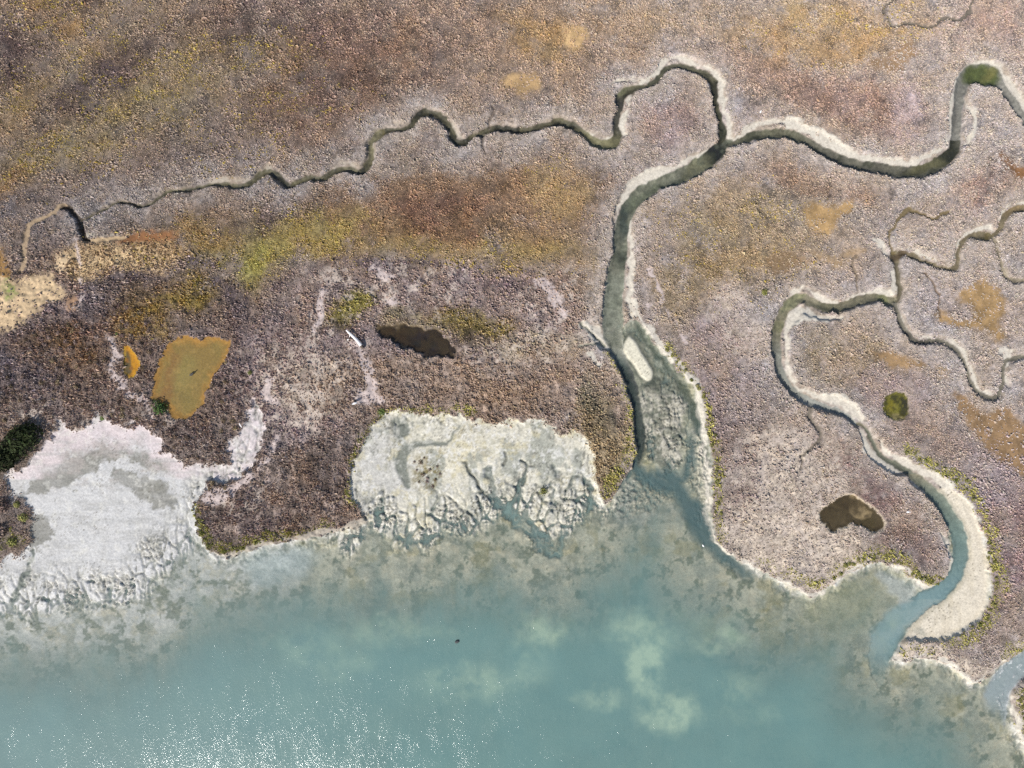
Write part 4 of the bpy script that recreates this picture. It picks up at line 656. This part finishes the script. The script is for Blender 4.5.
def tufts(name, spacing, accept, r0, r1, h0, h1, seed, label, gain, dark=.18, pale=.10):
    r = np.random.RandomState(seed)
    ax = np.arange(X0 + 4, X1 - 4, spacing); ay = np.arange(Y0 + 4, 790, spacing)
    px, py = np.meshgrid(ax, ay); px = px.ravel() + r.uniform(-.5, .5, px.size) * spacing * 1.3; py = py.ravel() + r.uniform(-.5, .5, py.size) * spacing * 1.3
    keep = r.rand(px.size) < sample(accept * GAP, px, py); px = px[keep]; py = py[keep]; n = len(px)
    zz = sample(z, px, py); colr = sample(T, px + r.normal(0, 3.5, len(px)), py + r.normal(0, 3.5, len(px))); gm = sample(greenm, px, py)
    g = (r.rand(n) < gm * .8)[:, None]
    gc = lin(148,142,84) * r.uniform(.5, 1.2, (n, 1)) + lin(60,60,20) * .2
    colr = np.where(g, gc, colr)
    yl = (r.rand(n) < np.clip(sample(YEL, px, py), 0, 1) * .42)[:, None]; colr = np.where(yl, lin(188,166,92) * r.uniform(.6, 1.15, (n, 1)), colr)
    v = np.exp(r.normal(0, .17, (n, 1)));
    q = r.rand(n, 1); v = np.where(q < dark, v * .52, np.where(q > 1 - pale, v * 1.22, v))
    hue = 1 + r.normal(0, .022, (n, 3)) + np.abs(r.normal(0, 1, (n, 1))) * np.array([.022, .004, -.072]) + .012
    colr = colr * v * hue * gain * K; colr = np.clip(colr * np.minimum(1, .40 / colr.max(1, keepdims=True)), .012, .42)
    M = 6; ang = (np.arange(M) / M * 2 * math.pi)[None] + r.uniform(0, 6.28, (n, 1)) + r.normal(0, .22, (n, M))
    rad = (r0 + (r1 - r0) * r.rand(n, 1) ** 1.6) * S * np.clip(1 + .55 * sample(SZN, px, py), .6, 1.6)[:, None]; hh = r.uniform(h0, h1, (n, 1)) * np.clip(rad / (S * (r0 + r1) / 2), .6, 1.5)
    star = np.where(np.arange(M) % 2 == 0, 1.3, .42)[None] * r.uniform(.6, 1.35, (n, M))
    vx = wx(px)[:, None] + np.cos(ang) * rad * star; vy = wy(py)[:, None] + np.sin(ang) * rad * star
    vz = zz[:, None] + np.where(np.arange(M) % 2 == 0, .28, -.04)[None] * hh + r.uniform(-.08, .12, (n, M)) * hh
    tx = wx(px) + r.uniform(-.4, .4, n) * rad[:, 0]; ty = wy(py) + r.uniform(-.4, .4, n) * rad[:, 0]; tz = zz + hh[:, 0]
    co = np.concatenate([np.stack([tx, ty, tz], -1)[:, None], np.stack([vx, vy, vz], -1)], 1)
    base = (np.arange(n) * (M + 1))[:, None]
    i = np.arange(M)
    f = np.stack([np.broadcast_to(base, (n, M)), base + 1 + i, base + 1 + (i + 1) % M], -1).reshape(-1, 3)
    cc = np.repeat(colr[:, None], M + 1, 1); cc[:, 0] *= 1.04
    o = mesh_obj(name, co.reshape(-1, 3), f, PLANT, {'albedo': np.clip(cc, 0, .5).reshape(-1, 3)}, smooth=False)
    return tag(o, label, 'marsh plants', 'stuff')
PLANT = plant_material('saltmarsh_plants')
tufts('saltmarsh_grass', 1.08, dens * (1 - np.clip(scrubm, 0, 1) * .85) * 1.0, .42, .92, .07, .17, 201, 'low speckled brown and grey saltmarsh plants covering the upper marsh', 2.45, .18, .06)
tufts('saltmarsh_scrub', 1.36, dens * np.clip(scrubm + .05 + .30 * sstep(.12, .5, fbm(13, 476, 4, .7)), 0, 1) * .95, .46, 1.3, .12, .32, 202, 'coarser tufted purple brown scrub over the point and left marsh', 4.3, .2, .06)

# ----------------------------------------------------------------------------------------------- individual shrubs
def shrub_mesh(name, seed, mat, leaves=150, r=1.0, h=.75, leaf=.16):
    rr = np.random.RandomState(seed); co = []; f = []; cc = []
    lobes = [(rr.uniform(-.32, .32) * r, rr.uniform(-.32, .32) * r, rr.uniform(.5, .7) * r, rr.uniform(.7, 1.) * h) for _ in range(6)] + [(0, 0, .6 * r, h)]
    for k in range(leaves):
        lx, ly, lr, lh = lobes[rr.randint(len(lobes))]
        th = rr.uniform(0, 6.28); ph = math.acos(rr.uniform(0, 1)); q = rr.uniform(.7, 1.05)
        nrm = np.array([math.sin(ph) * math.cos(th), math.sin(ph) * math.sin(th), math.cos(ph)])
        c = np.array([lx, ly, 0]) + nrm * np.array([lr, lr, lh]) * q
        nrm = nrm + rr.normal(0, .45, 3); nrm /= np.linalg.norm(nrm)
        t = np.cross(nrm, rr.normal(0, 1, 3)); t /= np.linalg.norm(t) + 1e-6; b = np.cross(nrm, t)
        s = leaf * rr.uniform(.6, 1.4) * r; i = len(co)
        co += [c - t * s * .5, c + b * s * .55 + nrm * s * .15, c + t * s, c - b * s * .55 + nrm * s * .15]; f.append((i, i + 1, i + 2, i + 3))
        cc += [np.full(3, math.exp(rr.normal(0, .3))) * (1 + rr.normal(0, .05, 3))] * 4
    for (lx, ly, lr, lh) in lobes:                      # woody stems
        i = len(co); w = .03 * r
        for a in range(4): co.append(np.array([w * math.cos(a * 1.57), w * math.sin(a * 1.57), -.05]))
        for a in range(4): co.append(np.array([lx + w * .5 * math.cos(a * 1.57), ly + w * .5 * math.sin(a * 1.57), lh * .8]))
        for a in range(4): f.append((i + a, i + (a + 1) % 4, i + 4 + (a + 1) % 4, i + 4 + a))
        cc += [np.full(3, .6)] * 8
    o = mesh_obj(name, np.array(co), np.array(f), mat, {'albedo': np.array(cc)}, smooth=False); return o
L = lambda *c, k=.75: tuple(lin(*c) * k)
SHRUB_BROWN = plant_material('scrub_foliage', False, [L(98,82,74), L(124,104,96), L(142,124,116), L(108,90,76), L(128,112,84)])
SHRUB_DARK = plant_material('evergreen_foliage', False, [L(40,46,24), L(46,54,28)])
SHRUB_GREEN = plant_material('green_foliage', False, [L(118,118,62), L(146,142,84), L(106,110,54), L(148,140,92)])
SHRUB_REED = plant_material('reed_foliage', False, [L(62,82,44), L(72,92,50)])
SHRUB_BRIGHT = plant_material('bright_green_foliage', False, [L(98,116,62), L(112,128,70)])
def place(o, px, py, size, rz=None, dz=0):
    zz = float(sample(z, np.array([px]), np.array([py]))[0])
    o.location = (float(wx(px)), float(wy(py)), zz - .02 + dz); o.scale = (size, size, size * random.uniform(.8, 1.1)); o.rotation_euler = (0, 0, random.uniform(0, 6.28) if rz is None else rz)
def protos(name, mat, n, **kw): return [shrub_mesh(name, 300 + i * 7 + len(name), mat, **kw) for i in range(n)]
PB = protos('saltmarsh_shrub', SHRUB_BROWN, 5, leaves=110); PG = protos('saltbush', SHRUB_GREEN, 4, leaves=130, leaf=.2)
used = {}
def put(proto_list, px, py, size, label, cat, group):
    k = random.randrange(len(proto_list)); src = proto_list[k]
    if src.name not in used: used[src.name] = 1; o = src
    else: o = src.copy(); COL.objects.link(o)
    place(o, px, py, size); o['label'] = label; o['category'] = cat
    if group: o['group'] = group
    elif 'group' in o: del o['group']
    return o
ZONES = [
 ([(84,322),(104,336),(110,360),(106,378),(60,372),(20,350),(40,330)], 46, 'dark brown scrub bush left of the pale sandy track', 'scrub left of the sandy track'),
 ([(0,365),(60,375),(104,384),(110,412),(64,414),(36,416),(0,424)], 50, 'brown scrub bush between the evergreen bush and the sandy track', 'scrub around the evergreen bush'),
 ([(152,424),(200,416),(228,440),(224,466),(190,460),(168,440)], 34, 'dark brown scrub bush between the amber pool and the white mud inlet', 'scrub between amber pool and inlet'),
 ([(204,396),(232,352),(250,380),(246,414),(230,440),(204,420)], 30, 'brown scrub bush right of the amber pool', 'scrub right of the amber pool'),
 ([(102,304),(140,300),(158,340),(150,380),(144,390),(142,350),(118,336)], 30, 'dark olive brown scrub bush between the orange and amber pools', 'scrub between the two pools'),
 ([(112,392),(128,404),(146,418),(108,420)], 10, 'dark scrub bush below the sandy track above the mudflat', 'scrub above the mudflat'),
 ([(206,480),(228,480),(226,488),(208,488)], 7, 'dark shrub on the tip of the point beside the white inlet', 'shrubs on the point tip'),
]
def inpoly(x, y, P):
    c = False
    for i in range(len(P)):
        (ax, ay), (bx, by) = P[i], P[(i + 1) % len(P)]
        if (ay > y) != (by > y) and x < (bx - ax) * (y - ay) / (by - ay) + ax: c = not c
    return c
for P, n, lab, grp in ZONES:
    xs = [p[0] for p in P]; ys = [p[1] for p in P]; pts = []; tries = 0
    while len(pts) < n and tries < 4000:
        tries += 1; x = random.uniform(min(xs), max(xs)); y = random.uniform(min(ys), max(ys))
        if not inpoly(x, y, P) or any((x - a) ** 2 + (y - b) ** 2 < 26 for a, b in pts): continue
        if sample(dens, np.array([x]), np.array([y]))[0] < .6: continue
        pts.append((x, y))
    for x, y in pts: put(PB, x, y, random.uniform(.45, .72), lab, 'shrub', grp)
GZ = [([(664,346),(680,364),(696,384),(706,402)], 10, 'yellow green saltbush on the rim beside the cream sandbar', 'saltbushes by the sandbar'),
      ([(711,430),(716,455),(718,485),(717,515)], 12, 'yellow green saltbush edging the right bank of the creek mouth', 'saltbushes on the creek mouth bank'),
      ([(828,580),(846,565),(866,557),(884,556),(903,563)], 16, 'yellow green saltbush along the curved bay shore', 'saltbushes along the bay shore'),
      ([(912,572),(920,576),(932,581),(942,577)], 12, 'bright green saltbush on the tip inside the last creek bend', 'saltbushes on the tip'),
      ([(908,452),(925,459),(945,470),(962,484),(978,502)], 14, 'olive green saltbush above the narrow sandy creek', 'saltbushes above the sandy creek'),
      ([(986,525),(991,555),(996,580),(992,602),(984,620),(966,632)], 20, 'olive saltbush rimming the wide sandbank', 'saltbushes around the sandbank'),
      ([(199,520),(204,535),(213,546),(225,550),(240,547),(262,540)], 22, 'green saltbush along the rounded edge of the point', 'saltbushes on the point edge'),
      ([(1020,690),(1020,706),(1024,724)], 8, 'olive saltbush on the corner islet', 'saltbushes on the corner islet')]
for P, n, lab, grp in GZ:
    for k in range(n):
        t = (k + random.uniform(.2, .8)) / n * (len(P) - 1); i = min(int(t), len(P) - 2); u = t - i
        x = P[i][0] * (1 - u) + P[i + 1][0] * u + random.gauss(0, 1.6); y = P[i][1] * (1 - u) + P[i + 1][1] * u + random.gauss(0, 1.6)
        put(PG, x, y, random.uniform(.28, .5), lab, 'shrub', grp)
def lone(name, mat, px, py, size, label, cat='shrub', leaves=320, h=.8, leaf=.13, seed=1):
    o = shrub_mesh(name, 900 + seed, mat, leaves=leaves, h=h, leaf=leaf); place(o, px, py, size); o['label'] = label; o['category'] = cat; return o
def bush_with_parts(name, px, py, size, label, seed):
    root = bpy.data.objects.new(name, None); COL.objects.link(root); zz = float(sample(z, np.array([px]), np.array([py]))[0])
    root.location = (float(wx(px)), float(wy(py)), zz); root['label'] = label; root['category'] = 'bush'; root.rotation_euler = (0, 0, math.radians(42)); root.scale = (1.22, .92, 1)
    c = shrub_mesh('crown', seed, SHRUB_DARK, leaves=1300, r=size, h=size * .8, leaf=.08); c.location = (0, 0, .35); c.parent = root
    co = []; f = []; m = 10
    for k, (hh, w) in enumerate([(-.2, .16), (.3, .12), (.9, .1), (1.4, .05)]):
        for a in range(m): co.append((w * size * .6 * math.cos(a / m * 6.283) + .03 * k, w * size * .6 * math.sin(a / m * 6.283), hh * size * .6))
    for k in range(3):
        for a in range(m): f.append((k * m + a, k * m + (a + 1) % m, (k + 1) * m + (a + 1) % m, (k + 1) * m + a))
    t = mesh_obj('trunk', np.array(co), np.array(f), WOOD, smooth=True); t.parent = root
    return root
def wood_material(name, c, rough=.8, sc=6):
    m, nt, nd, lk = new_mat(name); out = N(nd, 'ShaderNodeOutputMaterial'); b = N(nd, 'ShaderNodeBsdfPrincipled', Roughness=rough); tc = N(nd, 'ShaderNodeTexCoord')
    mp = N(nd, 'ShaderNodeMapping'); mp.inputs['Scale'].default_value = (1, 6, 6); lk.new(tc.outputs['Object'], mp.inputs['Vector'])
    nz = N(nd, 'ShaderNodeTexNoise', Scale=sc, Detail=5.0); lk.new(mp.outputs[0], nz.inputs['Vector']); rp = N(nd, 'ShaderNodeValToRGB')
    rp.color_ramp.elements[0].color = (*[x * .65 for x in c], 1); rp.color_ramp.elements[1].color = (*c, 1); rp.color_ramp.elements[1].position = .6
    lk.new(nz.outputs['Fac'], rp.inputs['Fac']); lk.new(rp.outputs[0], b.inputs['Base Color']); lk.new(b.outputs[0], out.inputs['Surface']); return m
WOOD = wood_material('bark', (.10, .075, .055)); BLEACHED = wood_material('bleached_wood', (.60, .57, .55)); STONE = wood_material('dark_stone', (.035, .04, .04)); FEATHER = wood_material('white_feathers', (.8, .79, .77)); DUCK = wood_material('duck_plumage', (.03, .026, .022)); BILL = wood_material('bill', (.25, .16, .05))
bush_with_parts('evergreen_bush', 27, 438, 3.3, 'larger dark green evergreen bush above the white mudflat', 41)
bush_with_parts('evergreen_bush', 8, 457, 3.0, 'lower dark green evergreen bush by the pink sandy edge', 42)
lone('bright_bush', SHRUB_BRIGHT, 103, 418, .62, 'small bright green bush on the pink beach below the sandy track', seed=1)
lone('reed_clump', SHRUB_REED, 160, 408.5, 1.4, 'dark green reed clump in the corner of the amber pool', 'reeds', seed=2)
lone('bright_bush', SHRUB_GREEN, 25, 517, 1.0, 'yellow green bush standing on the edge of the white mudflat', seed=3)
lone('bright_bush', SHRUB_GREEN, 19, 504, .7, 'narrow yellow green bush above the larger one on the mudflat edge', seed=4)
lone('bright_bush', SHRUB_GREEN, 251, 373, .5, 'yellow green bush right of the amber pool', seed=5)
lone('bright_bush', SHRUB_BRIGHT, 118, 334, .42, 'small green bush at the top of the sandy track', seed=6)
lone('grass_clump', SHRUB_BRIGHT, 382, 412, .75, 'bright green grass clump at the upper left corner of the cream mudflat', 'grass clump', seed=7)
lone('samphire_clump', SHRUB_GREEN, 543, 491, .85, 'yellow green samphire clump alone on the cream mudflat', 'samphire', seed=8)
lone('grass_clump', SHRUB_GREEN, 764, 292, .75, 'olive green grass clump left of the meandering creek', 'grass clump', seed=9)
lone('shore_shrub', SHRUB_BROWN, 5, 505, 1.5, 'dark shrub at the top of the leftmost mudflat edge', seed=10)
lone('shore_shrub', SHRUB_BROWN, 4, 530, 1.5, 'dark shrub below another at the leftmost mudflat edge', seed=11)
lone('shore_shrub', SHRUB_GREEN, 14, 541, 1.1, 'pale grassy tussock at the foot of the mudflat edge', seed=12)
for k, (x, y, s) in enumerate([(421,462,.5),(430,470,.35),(440,474,.3),(414,462,.3),(427,482,.4),(436,480,.35),(419,482,.3),(423,474,.5),(428,478,.45),(433,486,.45),(437,466,.3),(424,458,.28),(417,470,.3)]):
    put(PB, x, y, s, 'dark samphire tuft on the cream mudflat mound', 'samphire', 'samphire tufts on the mud mound')

# ----------------------------------------------------------------------------------------------- driftwood, birds, rock
def tube(name, path, mat, seg=12, parent=None):
    co = []; f = []; P = [np.array(p[:3], float) for p in path]
    for k, p in enumerate(P):
        t = P[min(k + 1, len(P) - 1)] - P[max(k - 1, 0)]; t /= np.linalg.norm(t); s = np.cross(t, [0, 0, 1]); s /= np.linalg.norm(s) + 1e-9; u = np.cross(s, t)
        for a in range(seg):
            an = a / seg * 6.2832; w = path[k][3] * (1 + .08 * math.sin(3 * an + k)); co.append(p + s * math.cos(an) * w + u * math.sin(an) * w)
    for k in range(len(P) - 1):
        for a in range(seg): f.append((k * seg + a, k * seg + (a + 1) % seg, (k + 1) * seg + (a + 1) % seg, (k + 1) * seg + a))
    for e in (0, len(P) - 1):
        c = len(co); co.append(P[e])
        for a in range(seg): f.append((e * seg + a, e * seg + (a + 1) % seg, c, c))
    f = np.array(f); me = bpy.data.meshes.new(name); me.from_pydata([tuple(c) for c in co], [], [tuple(dict.fromkeys(q)) for q in f.tolist()]); me.materials.append(mat)
    for p in me.polygons: p.use_smooth = True
    o = bpy.data.objects.new(name, me); COL.objects.link(o)
    if parent: o.parent = parent
    return o
def rel(px, py, ox, oy): return float((px - ox) * S), float((oy - py) * S)
def root_at(name, px, py, label, cat, zoff=0):
    r = bpy.data.objects.new(name, None); COL.objects.link(r); zz = float(sample(z, np.array([px]), np.array([py]))[0]); r.location = (float(wx(px)), float(wy(py)), zz + zoff); r['label'] = label; r['category'] = cat; return r
lg = root_at('driftwood_log', 355, 338, 'curved bleached driftwood log beside the dark pool', 'log')
pp = [(347.5,330.5,.10),(349.5,332.3,.15),(352,334.6,.19),(355,337.3,.22),(358,340.4,.24),(360.5,343.4,.25),(362.2,346,.25)]
tube('trunk', [(*rel(a, b, 355, 338), .62 - .0 * i, w) for i, (a, b, w) in enumerate(pp)], BLEACHED, parent=lg)
tube('branch_stub', [(*rel(352, 334.6, 355, 338), .6, .07), (*rel(350.5, 336.4, 355, 338), .4, .06), (*rel(350, 337.4, 355, 338), .1, .04)], BLEACHED, 8, lg)
tube('dark_end', [(*rel(362.2, 346, 355, 338), .62, .235), (*rel(363.6, 348.2, 355, 338), .5, .2), (*rel(364.2, 349.2, 355, 338), .42, .06)], WOOD, 10, lg)  # dark tapered piece closing the thick end of the log
tag(tube('driftwood_stick', [(float(wx(353.4)), float(wy(404)), .62, .13), (float(wx(355.6)), float(wy(403.2)), .66, .17), (float(wx(358.6)), float(wy(402.2)), .68, .14)], BLEACHED), 'short white driftwood stick at the edge of the pale sandy gap', 'driftwood')
tag(tube('driftwood_stick', [(float(wx(241.5)), float(wy(423)), .55, .07), (float(wx(242.8)), float(wy(425)), .6, .09), (float(wx(244.2)), float(wy(427)), .6, .06)], BLEACHED), 'thin white driftwood stick at the head of the white mud inlet', 'driftwood')
def bird(name, px, py, label, mat, scale, rz, zoff, legs=True):
    r = root_at(name, px, py, label, 'bird', zoff); r.rotation_euler = (0, 0, rz); r.scale = (scale,) * 3
    h = .25 if legs else .03
    P = [(-.42, .0, h + .04, .02), (-.3, 0, h + .07, .09), (-.12, 0, h + .1, .15), (.06, 0, h + .12, .16), (.2, 0, h + .15, .11), (.27, 0, h + .24, .06), (.3, 0, h + .34, .055), (.36, 0, h + .38, .075), (.42, 0, h + .38, .05), (.45, 0, h + .37, .02)]
    tube('body', P, mat, 12, r); tube('bill', [(.44, 0, h + .37, .025), (.5, 0, h + .36, .018), (.58, 0, h + .345, .005)], BILL, 8, r)
    for s in (-1, 1):
        tube('wing', [(.14, s * .12, h + .17, .03), (0, s * .15, h + .17, .06), (-.2, s * .11, h + .13, .05), (-.38, s * .04, h + .09, .015)], mat, 8, r)
        if legs: tube('leg', [(.02, s * .06, h, .02), (.03, s * .06, h * .5, .015), (.0, s * .06, -.03, .014)], BILL, 6, r)
bird('white_bird', 704, 546.5, 'white wading bird standing in the shallows at the creek mouth', FEATHER, .62, 2.2, .0)
bird('white_bird', 905.5, 511.2, 'white bird resting on marsh plants right of the brown pool', FEATHER, .62, .1, .2)
bird('white_bird', 759, 113.5, 'white bird on the marsh above the pale creek bank', FEATHER, .5, 1.2, .15)
bird('white_bird', 349, 340, 'small white bird beside the driftwood log', FEATHER, .36, .6, .3)
bird('dark_duck', 192.5, 374.3, 'dark duck afloat on the amber pool', DUCK, 1.05, .5, .12, False)
def rock(name, px, py, level, sx, sy, sz, rz, label):
    me = bpy.data.meshes.new(name); import bmesh; bm = bmesh.new(); bmesh.ops.create_icosphere(bm, subdivisions=3, radius=1)
    rr = np.random.RandomState(3)
    for v in bm.verts:
        n = v.co.normalized(); d = 1 + .14 * math.sin(3.1 * n.x + 1.3) * math.cos(2.7 * n.y) + .1 * math.sin(5 * n.z + 4 * n.x) + rr.uniform(-.02, .02); v.co = (n.x * sx * d, n.y * sy * d, n.z * sz * d)
    bm.to_mesh(me); bm.free(); me.materials.append(STONE)
    for p in me.polygons: p.use_smooth = True
    o = bpy.data.objects.new(name, me); COL.objects.link(o); o.location = (float(wx(px)), float(wy(py)), level); o.rotation_euler = (0, 0, rz); return tag(o, label, 'rock')
rock('dark_rock', 457, 642.5, SEA, .42, .26, .22, .5, 'small dark rock breaking the surface of the open bay')

# ----------------------------------------------------------------------------------------------- light, sky, camera
w = bpy.data.worlds.new('World'); scene.world = w; w.use_nodes = True
nt = w.node_tree; nt.nodes.clear(); bg = nt.nodes.new('ShaderNodeBackground'); sk = nt.nodes.new('ShaderNodeTexSky'); wo = nt.nodes.new('ShaderNodeOutputWorld')
EL = 44.0; DX, DY = -.60, -.80                     # towards the sun (x east, y up the picture)
sk.sky_type = 'NISHITA'; sk.sun_disc = False; sk.sun_elevation = math.radians(EL); sk.sun_rotation = math.atan2(DX, DY); sk.air_density = 1.0; sk.dust_density = 1.0
bg.inputs['Strength'].default_value = .11
nt.links.new(sk.outputs[0], bg.inputs[0]); nt.links.new(bg.outputs[0], wo.inputs[0])
sl = bpy.data.lights.new('sun', 'SUN'); sl.energy = 4.4; sl.angle = math.radians(.53); sl.color = (1, .96, .9)
so = bpy.data.objects.new('sun', sl); COL.objects.link(so)
from mathutils import Vector
hz = math.hypot(DX, DY); d = Vector((DX / hz * math.cos(math.radians(EL)), DY / hz * math.cos(math.radians(EL)), math.sin(math.radians(EL))))
so.rotation_euler = d.to_track_quat('Z', 'Y').to_euler(); so.location = d * 200
cam = bpy.data.cameras.new('camera'); co_ = bpy.data.objects.new('camera', cam); COL.objects.link(co_)
co_.location = (0, 0, H - .3); co_.rotation_euler = (0, 0, 0); cam.sensor_width = 36; cam.lens = 18 / (512 * S / H); cam.clip_start = .5; cam.clip_end = 6000
scene.camera = co_
scene.view_settings.view_transform = 'Standard'; scene.view_settings.look = 'None'; scene.view_settings.exposure = 0.65; scene.view_settings.gamma = 1.0; scene.view_settings.use_curve_mapping = False
scene.render.engine = 'CYCLES'; scene.cycles.use_denoising = False; scene.cycles.max_bounces = 6; scene.cycles.transparent_max_bounces = 8; scene.cycles.sample_clamp_direct = 0; scene.cycles.sample_clamp_indirect = 4
